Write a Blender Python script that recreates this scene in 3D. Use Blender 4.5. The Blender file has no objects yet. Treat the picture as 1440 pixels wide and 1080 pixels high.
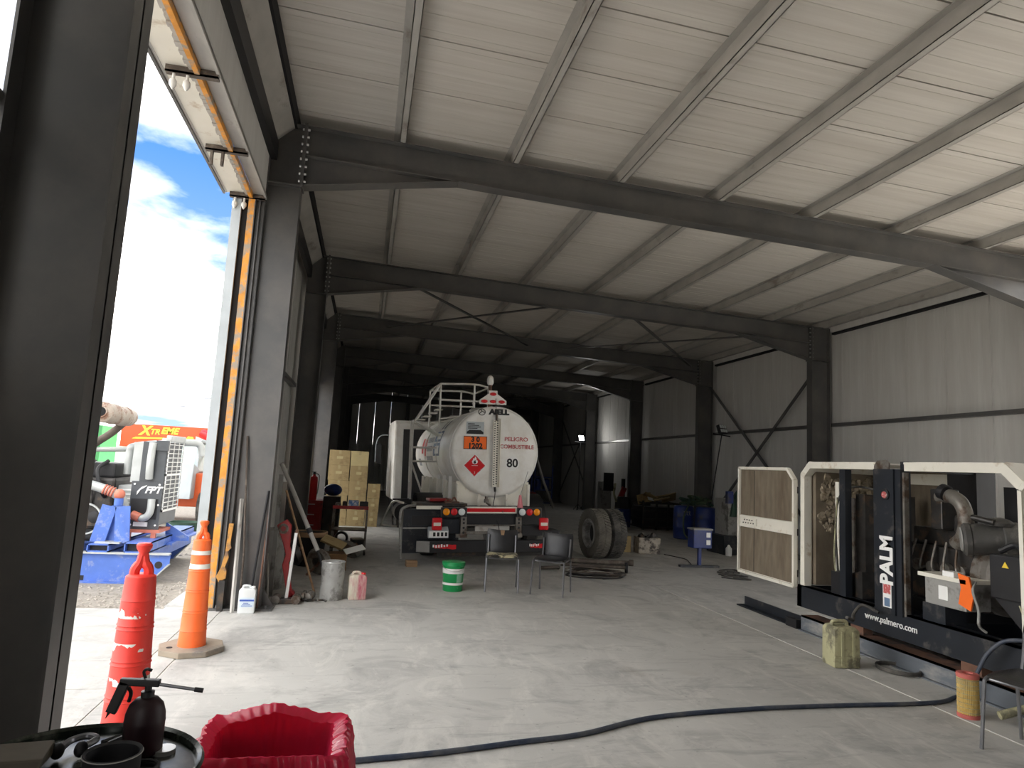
import bpy, math, random
from mathutils import Vector, Matrix
random.seed(7)
SC = bpy.context.scene
COL = SC.collection
# ------------------------------------------------------------------ camera
def look():
    yaw, pit, rol = 0.2061, 0.1238, 0.0539
    f = Vector((math.sin(yaw)*math.cos(pit), math.cos(yaw)*math.cos(pit), math.sin(pit)))
    r = Vector((math.cos(yaw), -math.sin(yaw), 0)); u = r.cross(f)
    r2 = math.cos(rol)*r + math.sin(rol)*u; u2 = -math.sin(rol)*r + math.cos(rol)*u
    return Matrix((r2, u2, -f)).transposed().to_4x4()
cd = bpy.data.cameras.new('camera'); cam = bpy.data.objects.new('camera', cd); COL.objects.link(cam)
cam.matrix_world = Matrix.Translation((0, 0, 1.68)) @ look()
cd.sensor_fit = 'HORIZONTAL'; cd.sensor_width = 36; cd.lens = 948.5/1440*36; cd.clip_end = 2000; cd.clip_start = 0.05
SC.camera = cam
# ------------------------------------------------------------------ sky, sun, exposure
w = bpy.data.worlds.new('sky'); SC.world = w; w.use_nodes = True
def world():
    nt = w.node_tree; N = nt.nodes; L = nt.links; N.clear()
    out = N.new('ShaderNodeOutputWorld'); bg = N.new('ShaderNodeBackground'); L.new(bg.outputs[0], out.inputs[0])
    tc = N.new('ShaderNodeTexCoord'); sp = N.new('ShaderNodeSeparateXYZ'); L.new(tc.outputs['Generated'], sp.inputs[0])
    def M(op, a, b=None, c=None):
        n = N.new('ShaderNodeMath'); n.operation = op
        for i, v in enumerate((a, b, c)):
            if v is None: continue
            if isinstance(v, (int, float)): n.inputs[i].default_value = v
            else: L.new(v, n.inputs[i])
        return n.outputs[0]
    z = M('MAXIMUM', sp.outputs[2], 0.0); d = M('ADD', z, 0.13)
    cb = N.new('ShaderNodeCombineXYZ'); L.new(M('DIVIDE', sp.outputs[0], d), cb.inputs[0]); L.new(M('DIVIDE', sp.outputs[1], d), cb.inputs[1])
    no = N.new('ShaderNodeTexNoise'); no.noise_dimensions = '3D'; L.new(cb.outputs[0], no.inputs['Vector'])
    cb.inputs[2].default_value = 7.7
    no.inputs['Scale'].default_value = 0.85; no.inputs['Detail'].default_value = 9; no.inputs['Roughness'].default_value = 0.56; no.inputs['Distortion'].default_value = 0.25
    rp = N.new('ShaderNodeValToRGB'); L.new(no.outputs[0], rp.inputs[0])
    e = rp.color_ramp.elements; e[0].position = 0.40; e[0].color = (0, 0, 0, 1); e[1].position = 0.66; e[1].color = (1, 1, 1, 1)
    n2 = N.new('ShaderNodeTexNoise'); L.new(cb.outputs[0], n2.inputs['Vector']); n2.inputs['Scale'].default_value = 2.1; n2.inputs['Detail'].default_value = 6
    r2 = N.new('ShaderNodeValToRGB'); L.new(n2.outputs[0], r2.inputs[0])
    e = r2.color_ramp.elements; e[0].position = 0.32; e[0].color = (0.66, 0.665, 0.67, 1); e[1].position = 0.62; e[1].color = (1.0, 0.965, 0.91, 1)
    gr = N.new('ShaderNodeValToRGB'); L.new(z, gr.inputs[0])
    e = gr.color_ramp.elements; e[0].position = 0.0; e[0].color = (0.50, 0.68, 0.90, 1); e[1].position = 0.42; e[1].color = (0.07, 0.27, 0.80, 1)
    mx = N.new('ShaderNodeMixRGB'); sat = M('MINIMUM', M('MULTIPLY', rp.outputs[0], 3.2), 1.0); L.new(sat, mx.inputs[0]); L.new(gr.outputs[0], mx.inputs[1]); L.new(r2.outputs[0], mx.inputs[2])
    bri = N.new('ShaderNodeMixRGB'); bri.blend_type = 'MULTIPLY'; bri.inputs[0].default_value = 1; L.new(mx.outputs[0], bri.inputs[1])
    k_ = N.new('ShaderNodeValToRGB'); L.new(rp.outputs[0], k_.inputs[0]); k_.color_ramp.elements[0].color = (0.11, 0.11, 0.11, 1); k_.color_ramp.elements[1].color = (1, 1, 1, 1); k_.color_ramp.elements[1].position = 0.85; q_ = k_.color_ramp.elements.new(0.33); q_.color = (0.20, 0.20, 0.20, 1)
    L.new(k_.outputs[0], bri.inputs[2]); L.new(bri.outputs[0], bg.inputs[0]); bg.inputs[1].default_value = SKY      # sunlit cloud is several times brighter than the blue between
SKY = 2.5
world()
sd = bpy.data.lights.new('sun', 'SUN'); sd.energy = 4.0; sd.angle = math.radians(3); sd.color = (1, 0.97, 0.92)
so = bpy.data.objects.new('sun', sd); COL.objects.link(so)
so.rotation_euler = Vector((0.66, 0.18, 0.74)).normalized().to_track_quat('Z', 'Y').to_euler()   # from behind and to the right, over the roof
SC.view_settings.view_transform = 'Standard'; SC.view_settings.look = 'None'; SC.view_settings.gamma = 1; SC.view_settings.use_curve_mapping = False
SC.view_settings.exposure = 2.4
SC.cycles.max_bounces = 16; SC.cycles.diffuse_bounces = 8
# ------------------------------------------------------------------ materials
def mat(name, col, rough=0.6, metal=0.0, var=0.12, scale=4.0, dirt=None, dirt_amt=0.5, dirt_scale=3.0, bump=0.0, bscale=40.0, emit=None, stretch=(1, 1, 1), spec=0.5, dirt_w=0.12):
    m = bpy.data.materials.new(name); m.use_nodes = True; nt = m.node_tree; N = nt.nodes; L = nt.links
    b = N['Principled BSDF']; b.inputs['Roughness'].default_value = rough; b.inputs['Metallic'].default_value = metal; b.inputs['Specular IOR Level'].default_value = spec
    tc = N.new('ShaderNodeTexCoord'); mp = N.new('ShaderNodeMapping'); L.new(tc.outputs['Object'], mp.inputs[0]); mp.inputs['Scale'].default_value = stretch
    no = N.new('ShaderNodeTexNoise'); L.new(mp.outputs[0], no.inputs['Vector']); no.inputs['Scale'].default_value = scale; no.inputs['Detail'].default_value = 5
    rp = N.new('ShaderNodeValToRGB'); L.new(no.outputs[0], rp.inputs[0])
    a = [max(0, c*(1-var)) for c in col]; h = [min(1, c*(1+var)) for c in col]
    e = rp.color_ramp.elements; e[0].position = 0.3; e[0].color = (*a, 1); e[1].position = 0.7; e[1].color = (*h, 1)
    out = rp.outputs[0]
    if dirt:
        n2 = N.new('ShaderNodeTexNoise'); L.new(mp.outputs[0], n2.inputs['Vector']); n2.inputs['Scale'].default_value = dirt_scale; n2.inputs['Detail'].default_value = 8; n2.inputs['Roughness'].default_value = 0.65
        r2 = N.new('ShaderNodeValToRGB'); L.new(n2.outputs[0], r2.inputs[0]); t = 0.72 - 0.42*dirt_amt
        e = r2.color_ramp.elements; e[0].position = t - dirt_w/2; e[0].color = (0, 0, 0, 1); e[1].position = t + dirt_w/2; e[1].color = (1, 1, 1, 1)
        mx = N.new('ShaderNodeMixRGB'); L.new(r2.outputs[0], mx.inputs[0]); L.new(out, mx.inputs[1]); mx.inputs[2].default_value = (*dirt, 1); out = mx.outputs[0]
    L.new(out, b.inputs['Base Color'])
    if bump:
        n3 = N.new('ShaderNodeTexNoise'); L.new(mp.outputs[0], n3.inputs['Vector']); n3.inputs['Scale'].default_value = bscale; n3.inputs['Detail'].default_value = 4
        bp = N.new('ShaderNodeBump'); bp.inputs['Strength'].default_value = bump; bp.inputs['Distance'].default_value = 0.01; L.new(n3.outputs[0], bp.inputs['Height']); L.new(bp.outputs[0], b.inputs['Normal'])
    if emit:
        b.inputs['Emission Color'].default_value = (*emit[0], 1); b.inputs['Emission Strength'].default_value = emit[1]
    return m
def srgb(r, g, b):
    f = lambda c: (c/255/12.92 if c/255 <= .04045 else ((c/255+.055)/1.055)**2.4)
    return (f(r), f(g), f(b))
M = {}
M['steel'] = mat('grey_painted_steel', (0.080, 0.079, 0.078), 0.38, 0.0, 0.10, 2.0, dirt=(0.13, 0.12, 0.11), dirt_amt=0.35, dirt_scale=1.5, dirt_w=0.3)
M['galv'] = mat('galvanised_steel', (0.42, 0.405, 0.375), 0.5, 0.1, 0.12, 5.0, dirt=(0.25, 0.22, 0.19), dirt_amt=0.2, dirt_scale=3.0, stretch=(1, 0.5, 1))
M['black'] = mat('black_paint', (0.014, 0.014, 0.016), 0.45, 0, 0.2, 6)
M['blackmatte'] = mat('black_gap', (0.008, 0.008, 0.009), 0.9, 0, 0.1, 6)
M['navy'] = mat('dark_navy_paint', (0.014, 0.017, 0.023), 0.38, 0, 0.2, 3, dirt=(0.08, 0.075, 0.07), dirt_amt=0.22, dirt_scale=5)
M['cream'] = mat('cream_paint', (0.78, 0.75, 0.66), 0.4, 0, 0.05, 3, dirt=(0.55, 0.46, 0.34), dirt_amt=0.16, dirt_scale=5)
M['white'] = mat('white_paint', (0.80, 0.79, 0.75), 0.35, 0, 0.04, 3, dirt=(0.62, 0.58, 0.50), dirt_amt=0.25, dirt_scale=2.5, dirt_w=0.3)
M['whiteplain'] = mat('white_print', (0.85, 0.85, 0.83), 0.5, 0, 0.03, 5)
M['blackprint'] = mat('black_print', (0.012, 0.012, 0.014), 0.6, 0, 0.05, 5)
M['redprint'] = mat('red_print', (0.50, 0.10, 0.10), 0.6, 0, 0.15, 30, dirt=(0.78, 0.74, 0.70), dirt_amt=0.3, dirt_scale=40)
M['red'] = mat('red_plastic', (0.62, 0.012, 0.018), 0.3, 0, 0.1, 6)
M['redsteel'] = mat('red_enamel', (0.33, 0.02, 0.022), 0.4, 0, 0.2, 5, dirt=(0.06, 0.04, 0.04), dirt_amt=0.3)
M['orangeplate'] = mat('orange_plate', (0.95, 0.16, 0.012), 0.5, 0, 0.03, 6)
M['amber'] = mat('amber_lens', (0.95, 0.33, 0.01), 0.2, 0, 0.08, 20)
M['clear'] = mat('clear_lens', (0.75, 0.80, 0.80), 0.15, 0, 0.08, 20)
M['rubber'] = mat('black_rubber', (0.03, 0.029, 0.028), 0.75, 0, 0.25, 8, dirt=(0.12, 0.11, 0.095), dirt_amt=0.42, dirt_scale=6, dirt_w=0.3)
M['darkmetal'] = mat('oily_dark_metal', (0.045, 0.042, 0.04), 0.4, 0.5, 0.35, 7, dirt=(0.11, 0.075, 0.05), dirt_amt=0.3, dirt_scale=6)
M['castmetal'] = mat('cast_metal', (0.20, 0.185, 0.165), 0.5, 0.4, 0.25, 8, dirt=(0.09, 0.06, 0.04), dirt_amt=0.4, dirt_scale=7)
M['silver'] = mat('bright_metal', (0.55, 0.55, 0.54), 0.35, 0.7, 0.12, 8)
M['rust'] = mat('rusty_steel', (0.17, 0.085, 0.055), 0.8, 0.1, 0.3, 6, dirt=(0.06, 0.045, 0.04), dirt_amt=0.4, dirt_scale=5)
M['orange_prime'] = mat('orange_primed_rail', (0.72, 0.30, 0.035), 0.6, 0, 0.2, 10, dirt=(0.33, 0.28, 0.22), dirt_amt=0.45, dirt_scale=9)
M['wood'] = mat('worn_wood', (0.32, 0.20, 0.11), 0.75, 0, 0.25, 3, stretch=(1, 1, 8))
M['cardboard'] = mat('brown_cardboard', (0.36, 0.27, 0.13), 0.85, 0, 0.12, 4, dirt=(0.22, 0.15, 0.07), dirt_amt=0.3)
M['vinyl'] = mat('black_vinyl', (0.02, 0.02, 0.022), 0.32, 0, 0.2, 6, bump=0.2, bscale=120)
M['blue'] = mat('blue_enamel', (0.045, 0.10, 0.42), 0.45, 0, 0.15, 5, dirt=(0.10, 0.12, 0.22), dirt_amt=0.25, dirt_scale=5)
M['blueplastic'] = mat('blue_plastic', (0.012, 0.03, 0.16), 0.4, 0, 0.2, 5, dirt=(0.05, 0.05, 0.06), dirt_amt=0.3)
M['hose'] = mat('dark_blue_hose', (0.035, 0.05, 0.085), 0.5, 0, 0.2, 10, dirt=(0.12, 0.12, 0.12), dirt_amt=0.35, dirt_scale=5, dirt_w=0.3)
M['gun'] = mat('gunmetal_tube', (0.20, 0.20, 0.21), 0.35, 0.6, 0.15, 6)
M['foam'] = mat('brown_acoustic_foam', (0.20, 0.165, 0.12), 0.95, 0, 0.2, 6, dirt=(0.12, 0.09, 0.06), dirt_amt=0.35, dirt_scale=2.0, dirt_w=0.35, stretch=(1, 2.5, 0.6), bump=0.3, bscale=90)
M['khaki'] = mat('khaki_plastic', (0.42, 0.40, 0.24), 0.55, 0, 0.12, 5, dirt=(0.16, 0.15, 0.10), dirt_amt=0.42, dirt_scale=6)
M['greyplastic'] = mat('grey_plastic', (0.30, 0.295, 0.28), 0.55, 0, 0.12, 4, dirt=(0.12, 0.11, 0.10), dirt_amt=0.35, dirt_scale=4)
M['greencan'] = mat('green_plastic', (0.012, 0.30, 0.085), 0.35, 0, 0.12, 5, dirt=(0.25, 0.42, 0.30), dirt_amt=0.15, dirt_scale=8)
M['darkgreen'] = mat('dark_green_paint', (0.03, 0.075, 0.05), 0.5, 0, 0.2, 5)
M['leaf'] = mat('dull_green_leaf', (0.06, 0.09, 0.045), 0.7, 0, 0.35, 6)
M['concretegrey'] = mat('pale_grey_paint', (0.42, 0.46, 0.48), 0.5, 0, 0.1, 4)
M['glass'] = mat('pale_green_glass', (0.45, 0.55, 0.52), 0.1, 0, 0.15, 3)
M['copper'] = mat('red_silicone', (0.52, 0.16, 0.10), 0.5, 0, 0.15, 8)
# ------------------------------------------------------------------ mesh helpers
class MB:
    def __init__(s): s.v = []; s.f = []
    def add(s, vs, fs):
        o = len(s.v); s.v += [tuple(v) for v in vs]; s.f += [tuple(i+o for i in f) for f in fs]; return s
    def box(s, x0, x1, y0, y1, z0, z1):
        if x0 > x1: x0, x1 = x1, x0
        if y0 > y1: y0, y1 = y1, y0
        if z0 > z1: z0, z1 = z1, z0
        return s.add([(x, y, z) for z in (z0, z1) for y in (y0, y1) for x in (x0, x1)], [(0, 2, 3, 1), (4, 5, 7, 6), (0, 1, 5, 4), (2, 6, 7, 3), (0, 4, 6, 2), (1, 3, 7, 5)])
    def obox(s, c, size, rot=(0, 0, 0)):
        from mathutils import Euler
        R = Euler(rot).to_matrix(); c = Vector(c); h = [q/2 for q in size]
        return s.add([c + R @ Vector((x*h[0], y*h[1], z*h[2])) for z in (-1, 1) for y in (-1, 1) for x in (-1, 1)], [(0, 2, 3, 1), (4, 5, 7, 6), (0, 1, 5, 4), (2, 6, 7, 3), (0, 4, 6, 2), (1, 3, 7, 5)])
    def frame(s, p, q, up=(0, 0, 1)):
        d = (Vector(q) - Vector(p)).normalized(); u = Vector(up)
        if abs(d.dot(u)) > 0.98: u = Vector((1, 0, 0))
        a = d.cross(u).normalized(); b = a.cross(d).normalized(); return d, a, b
    def bar(s, p, q, w, h=None, up=(0, 0, 1)):
        h = h or w; d, a, b = s.frame(p, q, up); p = Vector(p); q = Vector(q)
        vs = [c + a*x*w/2 + b*y*h/2 for c in (p, q) for x, y in ((-1, -1), (1, -1), (1, 1), (-1, 1))]
        return s.add(vs, [(0, 3, 2, 1), (4, 5, 6, 7), (0, 1, 5, 4), (1, 2, 6, 5), (2, 3, 7, 6), (3, 0, 4, 7)])
    def cyl(s, p, q, r, n=16, r2=None, caps=True):
        r2 = r if r2 is None else r2; d, a, b = s.frame(p, q); p = Vector(p); q = Vector(q)
        vs = []
        for c, rr in ((p, r), (q, r2)):
            for i in range(n):
                t = 2*math.pi*i/n; vs.append(c + (a*math.cos(t) + b*math.sin(t))*rr)
        fs = [(i, (i+1) % n, n+(i+1) % n, n+i) for i in range(n)]
        if caps: fs += [tuple(range(n-1, -1, -1)), tuple(range(n, 2*n))]
        return s.add(vs, fs)
    def tube(s, pts, r, n=8, caps=True):
        pts = [Vector(p) for p in pts]; vs = []; b = None; m = len(pts)
        for k, p in enumerate(pts):
            d = (pts[min(k+1, m-1)] - pts[max(k-1, 0)]).normalized()
            if b is None:
                u = Vector((0, 0, 1)) if abs(d.z) < 0.9 else Vector((1, 0, 0)); a = d.cross(u).normalized()
            else:
                a = (a - d*a.dot(d)).normalized()
            b = a.cross(d).normalized(); rr = r[k] if isinstance(r, (list, tuple)) else r
            vs += [p + (a*math.cos(2*math.pi*i/n) + b*math.sin(2*math.pi*i/n))*rr for i in range(n)]
        fs = [(k*n+i, k*n+(i+1) % n, (k+1)*n+(i+1) % n, (k+1)*n+i) for k in range(m-1) for i in range(n)]
        if caps: fs += [tuple(range(n-1, -1, -1)), tuple(range((m-1)*n, m*n))]
        return s.add(vs, fs)
    def lathe(s, prof, n=24, c=(0, 0, 0), p=None, q=None, caps=True):
        # profile (radius, height) along +Z, or along p->q
        c = Vector(c)
        if p is not None:
            d, a, b = s.frame(p, q); c = Vector(p)
        else:
            d, a, b = Vector((0, 0, 1)), Vector((1, 0, 0)), Vector((0, 1, 0))
        vs = [c + d*z + (a*math.cos(2*math.pi*i/n) + b*math.sin(2*math.pi*i/n))*r for r, z in prof for i in range(n)]
        m = len(prof)
        fs = [(k*n+i, k*n+(i+1) % n, (k+1)*n+(i+1) % n, (k+1)*n+i) for k in range(m-1) for i in range(n)]
        if caps: fs += [tuple(range(n-1, -1, -1)), tuple(range((m-1)*n, m*n))]
        return s.add(vs, fs)
    def prism(s, poly, axis, a, b):
        # poly in the two other axes (order x,y,z without axis)
        def P(u, v, w): return {'x': (w, u, v), 'y': (u, w, v), 'z': (u, v, w)}[axis]
        n = len(poly); vs = [P(u, v, a) for u, v in poly] + [P(u, v, b) for u, v in poly]
        return s.add(vs, [tuple(range(n-1, -1, -1)), tuple(range(n, 2*n))] + [(i, (i+1) % n, n+(i+1) % n, n+i) for i in range(n)])
    def ball(s, c, r, n=12, m=8, sc=(1, 1, 1)):
        c = Vector(c); vs = []; fs = []
        for k in range(1, m):
            t = math.pi*k/m
            for i in range(n):
                a = 2*math.pi*i/n; vs.append(c + Vector((math.sin(t)*math.cos(a)*r*sc[0], math.sin(t)*math.sin(a)*r*sc[1], math.cos(t)*r*sc[2])))
        top = len(vs); vs.append(c + Vector((0, 0, r*sc[2]))); vs.append(c - Vector((0, 0, r*sc[2])))
        for k in range(m-2):
            for i in range(n): fs.append((k*n+i, (k+1)*n+i, (k+1)*n+(i+1) % n, k*n+(i+1) % n))
        for i in range(n):
            fs.append((top, i, (i+1) % n)); fs.append((top+1, (m-2)*n+(i+1) % n, (m-2)*n+i))
        return s.add(vs, fs)
    def jitter(s, a, seed=1):
        r = random.Random(seed); s.v = [(x+r.uniform(-a, a), y+r.uniform(-a, a), z+r.uniform(-a, a)) for x, y, z in s.v]; return s
    def build(s, name, m, parent=None, smooth=True, world=True, bevel=0.0, loc=None):
        o3 = Vector((0, 0, 0))
        pa = parent
        while pa is not None and pa.parent is not None: pa = pa.parent
        if pa is not None and world and pa.get('_w'): o3 = Vector(pa['_w'])
        if loc is not None: o3 = Vector(loc)
        me = bpy.data.meshes.new(name); me.from_pydata([tuple(Vector(v) - o3) for v in s.v], [], s.f); me.update()
        import bmesh
        bm = bmesh.new(); bm.from_mesh(me)
        bmesh.ops.recalc_face_normals(bm, faces=bm.faces)
        if bevel: bmesh.ops.bevel(bm, geom=[e for e in bm.edges if len(e.link_faces) == 2 and e.calc_face_angle(0) > 0.6], offset=bevel, segments=2, profile=0.6, affect='EDGES', clamp_overlap=True)
        bm.to_mesh(me); bm.free()
        if smooth:
            for p in me.polygons: p.use_smooth = True
            me.set_sharp_from_angle(angle=math.radians(38))
        me.materials.append(M[m] if isinstance(m, str) else m)
        o = bpy.data.objects.new(name, me); COL.objects.link(o)
        if parent is not None: o.parent = parent
        if loc is not None: o.location = loc
        return o
def tag(o, label, cat, group=None, kind=None):
    if label: o['label'] = label
    if cat: o['category'] = cat
    if group: o['group'] = group
    if kind: o['kind'] = kind
    return o
def thing(name, label, cat, loc=(0, 0, 0), rot=(0, 0, 0), group=None, local=False):
    o = bpy.data.objects.new(name, None); COL.objects.link(o); o.location = loc; o.rotation_euler = rot; o.empty_display_size = 0.1
    if not local: o['_w'] = tuple(loc)
    return tag(o, label, cat, group)
def struct(name, label=None, loc=(0, 0, 0)):
    o = bpy.data.objects.new(name, None); COL.objects.link(o); o.location = loc; o['_w'] = tuple(loc); o['kind'] = 'structure'
    if label: o['label'] = label
    return o
def copy_tree(o, loc=None, rot=None, parent=None):
    c = o.copy(); COL.objects.link(c); c.parent = parent
    if loc is not None: c.location = loc
    if rot is not None: c.rotation_euler = rot
    for ch in list(o.children): copy_tree(ch, parent=c)
    return c
def text(name, s, size, m, parent, loc, rot=(math.pi/2, 0, 0), depth=0.002, align='CENTER', sx=1.0, bold=0.0, shear=0.0):
    cu = bpy.data.curves.new(name, 'FONT'); cu.body = s; cu.size = size; cu.align_x = align; cu.align_y = 'CENTER'; cu.extrude = depth; cu.offset = bold; cu.shear = shear; cu.resolution_u = 3
    t = bpy.data.objects.new('t', cu); COL.objects.link(t); bpy.context.view_layer.update()
    me = bpy.data.meshes.new_from_object(t.evaluated_get(bpy.context.evaluated_depsgraph_get())); bpy.data.objects.remove(t); bpy.data.curves.remove(cu)
    me.name = name; me.materials.clear(); me.materials.append(M[m] if isinstance(m, str) else m)
    o = bpy.data.objects.new(name, me); COL.objects.link(o); o.parent = parent
    p = Vector(loc)
    pa = parent
    while pa is not None and pa.parent is not None: pa = pa.parent
    if pa is not None and pa.get('_w'): p = p - Vector(pa['_w'])
    o.location = p; o.rotation_euler = rot; o.scale = (sx, 1, 1)
    return o
def arc(c, r, a0, a1, n, plane='xz'):
    out = []
    for i in range(n+1):
        t = a0 + (a1-a0)*i/n; u, v = r*math.cos(t), r*math.sin(t)
        out.append((c[0]+u, c[1], c[2]+v) if plane == 'xz' else (c[0], c[1]+u, c[2]+v) if plane == 'yz' else (c[0]+u, c[1]+v, c[2]))
    return out
def smooth_path(pts, n=6):
    P = [Vector(p) for p in pts]; P = [2*P[0]-P[1]] + P + [2*P[-1]-P[-2]]; out = []
    for i in range(1, len(P)-2):
        for k in range(n):
            t = k/n; a, b, c, d = P[i-1], P[i], P[i+1], P[i+2]
            out.append(0.5*((2*b) + (c-a)*t + (2*a-5*b+4*c-d)*t*t + (3*b-a-3*c+d)*t**3))
    out.append(P[-2]); return out
M['oldsteel'] = mat('old_brown_steel', (.105, .085, .07), .65, .3, .25, 8, dirt=(.20, .17, .14), dirt_amt=.3, dirt_scale=7)
# ------------------------------------------------------------------ surface materials
def concrete():
    m = mat('trowelled_concrete', (0.475, 0.468, 0.445), 0.72, 0, 0.10, 0.7, bump=0.12, bscale=60)
    nt = m.node_tree; N = nt.nodes; L = nt.links; b = N['Principled BSDF']
    tc = N.new('ShaderNodeTexCoord'); cur = b.inputs['Base Color'].links[0].from_socket
    def layer(cur, scale, detail, rough, p0, p1, col, amt, stretch=(1, 1, 1), rotz=0, dist=0.0):
        mp = N.new('ShaderNodeMapping'); L.new(tc.outputs['Object'], mp.inputs[0]); mp.inputs['Scale'].default_value = stretch; mp.inputs['Rotation'].default_value = (0, 0, rotz)
        n = N.new('ShaderNodeTexNoise'); L.new(mp.outputs[0], n.inputs['Vector']); n.inputs['Scale'].default_value = scale; n.inputs['Detail'].default_value = detail; n.inputs['Roughness'].default_value = rough; n.inputs['Distortion'].default_value = dist
        r = N.new('ShaderNodeValToRGB'); L.new(n.outputs[0], r.inputs[0]); e = r.color_ramp.elements
        e[0].position = p0; e[0].color = (0, 0, 0, 1); e[1].position = p1; e[1].color = (amt, amt, amt, 1)
        x = N.new('ShaderNodeMixRGB'); L.new(r.outputs[0], x.inputs[0]); L.new(cur, x.inputs[1]); x.inputs[2].default_value = (*col, 1); return x.outputs[0]
    cur = layer(cur, 1.4, 10, 0.7, 0.48, 0.68, (0.27, 0.267, 0.257), 0.75, dist=0.8)
    cur = layer(cur, 2.6, 8, 0.7, 0.52, 0.64, (0.58, 0.565, 0.53), 0.7, (1, 0.35, 1), 0.5, 1.2)
    cur = layer(cur, 3.4, 8, 0.75, 0.55, 0.66, (0.24, 0.24, 0.235), 0.5, (0.3, 1.6, 1), -0.6, 0.6)
    cur = layer(cur, 9.0, 6, 0.7, 0.60, 0.70, (0.62, 0.605, 0.57), 0.5, (0.4, 1, 1), 0.9, 1.0)
    cur = layer(cur, 0.55, 4, 0.5, 0.66, 0.74, (0.25, 0.20, 0.15), 0.5)
    cur = layer(cur, 22, 3, 0.5, 0.66, 0.74, (0.18, 0.18, 0.17), 0.5)
    L.new(cur, b.inputs['Base Color']); return m
M['concrete'] = concrete()
M['joint'] = mat('dusty_joint', (0.62, 0.60, 0.55), 0.9, 0, 0.1, 5)
def panel(name, col, stretch, dirt, amt):
    return mat(name, col, 0.62, 0, 0.05, 6, dirt=dirt, dirt_amt=amt, dirt_scale=1.2, dirt_w=0.5, stretch=stretch)
M['roofpanel'] = panel('cream_roof_panel', (0.64, 0.61, 0.56), (0.25, 7, 1), (0.51, 0.475, 0.425), 0.5)
M['wallpanel'] = panel('grey_wall_panel', (0.64, 0.635, 0.61), (1, 4, 0.3), (0.54, 0.525, 0.50), 0.5)
M['gravel'] = mat('pale_gravel', (0.29, 0.265, 0.225), 0.95, 0, 0.25, 14, dirt=(0.26, 0.23, 0.20), dirt_amt=0.45, dirt_scale=22, bump=0.6, bscale=30)
M['stone'] = mat('pale_stone', (0.33, 0.30, 0.26), 0.9, 0, 0.35, 3)
S = 5.33
FY = {k: 8.12 + (k-2)*S for k in range(0, 9)}
FY[1] = 2.75
SL = -0.035
def zr(x): return 5.62 + SL*(x + 1.0)          # rafter top
# ------------------------------------------------------------------ ground and floor
MB().box(-160, 120, -90, 190, -0.4, -0.07).build('gravel_yard', 'gravel', smooth=False)['kind'] = 'structure'
fl = struct('floor', 'scuffed pale grey concrete slab floor of the workshop')
MB().box(-1.98, 10.4, FY[0], FY[8], -0.069, -0.006).build('joint_filler', 'joint', fl, False)
xs = [(-1.572, -1.388), (-1.372, 4.486), (4.514, 10.38)]
for a, b in ((FY[0], 0.1), (0.114, FY[1]), (FY[1]+.014, 5.4), (5.414, 8.0)): MB().box(-6.2, -1.588, a, b, -0.06, 0.0).build('apron_slab', 'concrete', fl, False)
for k in range(2, 8): MB().box(-2.0, -1.588, max(8.014, FY[k]+.007), FY[k+1]-.007, -0.06, 0.0).build('apron_slab', 'concrete', fl, False)
for k in range(0, 8):
    for a, b in xs:
        MB().box(a, b, FY[k]+0.007, FY[k+1]-0.007, -0.06, 0.0).build('slab', 'concrete', fl, False)
# loose stones of the gravel
g = MB(); rg = random.Random(3)
for i in range(5200):
    y = 8.05 + 14*rg.random()**1.6; x = -2.05 - rg.random()**1.3*5.0*(0.4 + y/14)
    if (-6.1 < x < -2.3 and 9.7 < y < 12.35) or (-5.4 < x < -3.2 and y > 15.8): continue
    s_ = rg.uniform(0.008, 0.028)*(0.7 + y/16); h = s_*rg.uniform(0.4, 0.8); a = rg.random()*6
    vs = [(x+s_*math.cos(a+t)*rg.uniform(.7, 1.2), y+s_*math.sin(a+t)*rg.uniform(.7, 1.2), -0.068) for t in (0, 1.5, 3.1, 4.7)] + [(x, y, -0.068+h)]
    g.add(vs, [(0, 1, 4), (1, 2, 4), (2, 3, 4), (3, 0, 4)])
tag(g.build('loose_gravel', 'stone', None, False), 'loose pale gravel stones on the yard outside the doorway', 'gravel', kind='stuff')
# ------------------------------------------------------------------ ceiling
ce = struct('ceiling', 'cream sandwich panel roof on steel purlins')
PT = 0.16
def roofbox(mb, x0, x1, y0, y1, d0, d1):
    z0, z1 = zr(x0), zr(x1)
    mb.add([(x0, y0, z0+d0), (x1, y0, z1+d0), (x1, y1, z1+d0), (x0, y1, z0+d0), (x0, y0, z0+d1), (x1, y0, z1+d1), (x1, y1, z1+d1), (x0, y1, z0+d1)], [(0, 3, 2, 1), (4, 5, 6, 7), (0, 1, 5, 4), (1, 2, 6, 5), (2, 3, 7, 6), (3, 0, 4, 7)])
y = 6.1 - 0.945*10
while y < FY[8]:
    mb = MB(); roofbox(mb, -1.9, 10.5, max(y+0.009, FY[0]-.4), min(y+0.936, FY[8]+.2), PT, PT+0.08)
    for r_ in (0.1, 0.34, 0.58, 0.82):       # shallow pressed ribs on the underside
        roofbox(mb, -1.4, 10.3, y+r_, y+r_+0.035, PT-0.003, PT+0.001)
    mb.build('roof_panel', 'roofpanel', ce, False); y += 0.945
mb = MB(); roofbox(mb, -1.95, 10.6, FY[0]-.45, FY[8]+.3, PT+0.081, PT+0.12); mb.build('roof_light_block', 'galv', ce, False)  # added backing over the panel gaps, stops light leaking through
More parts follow.
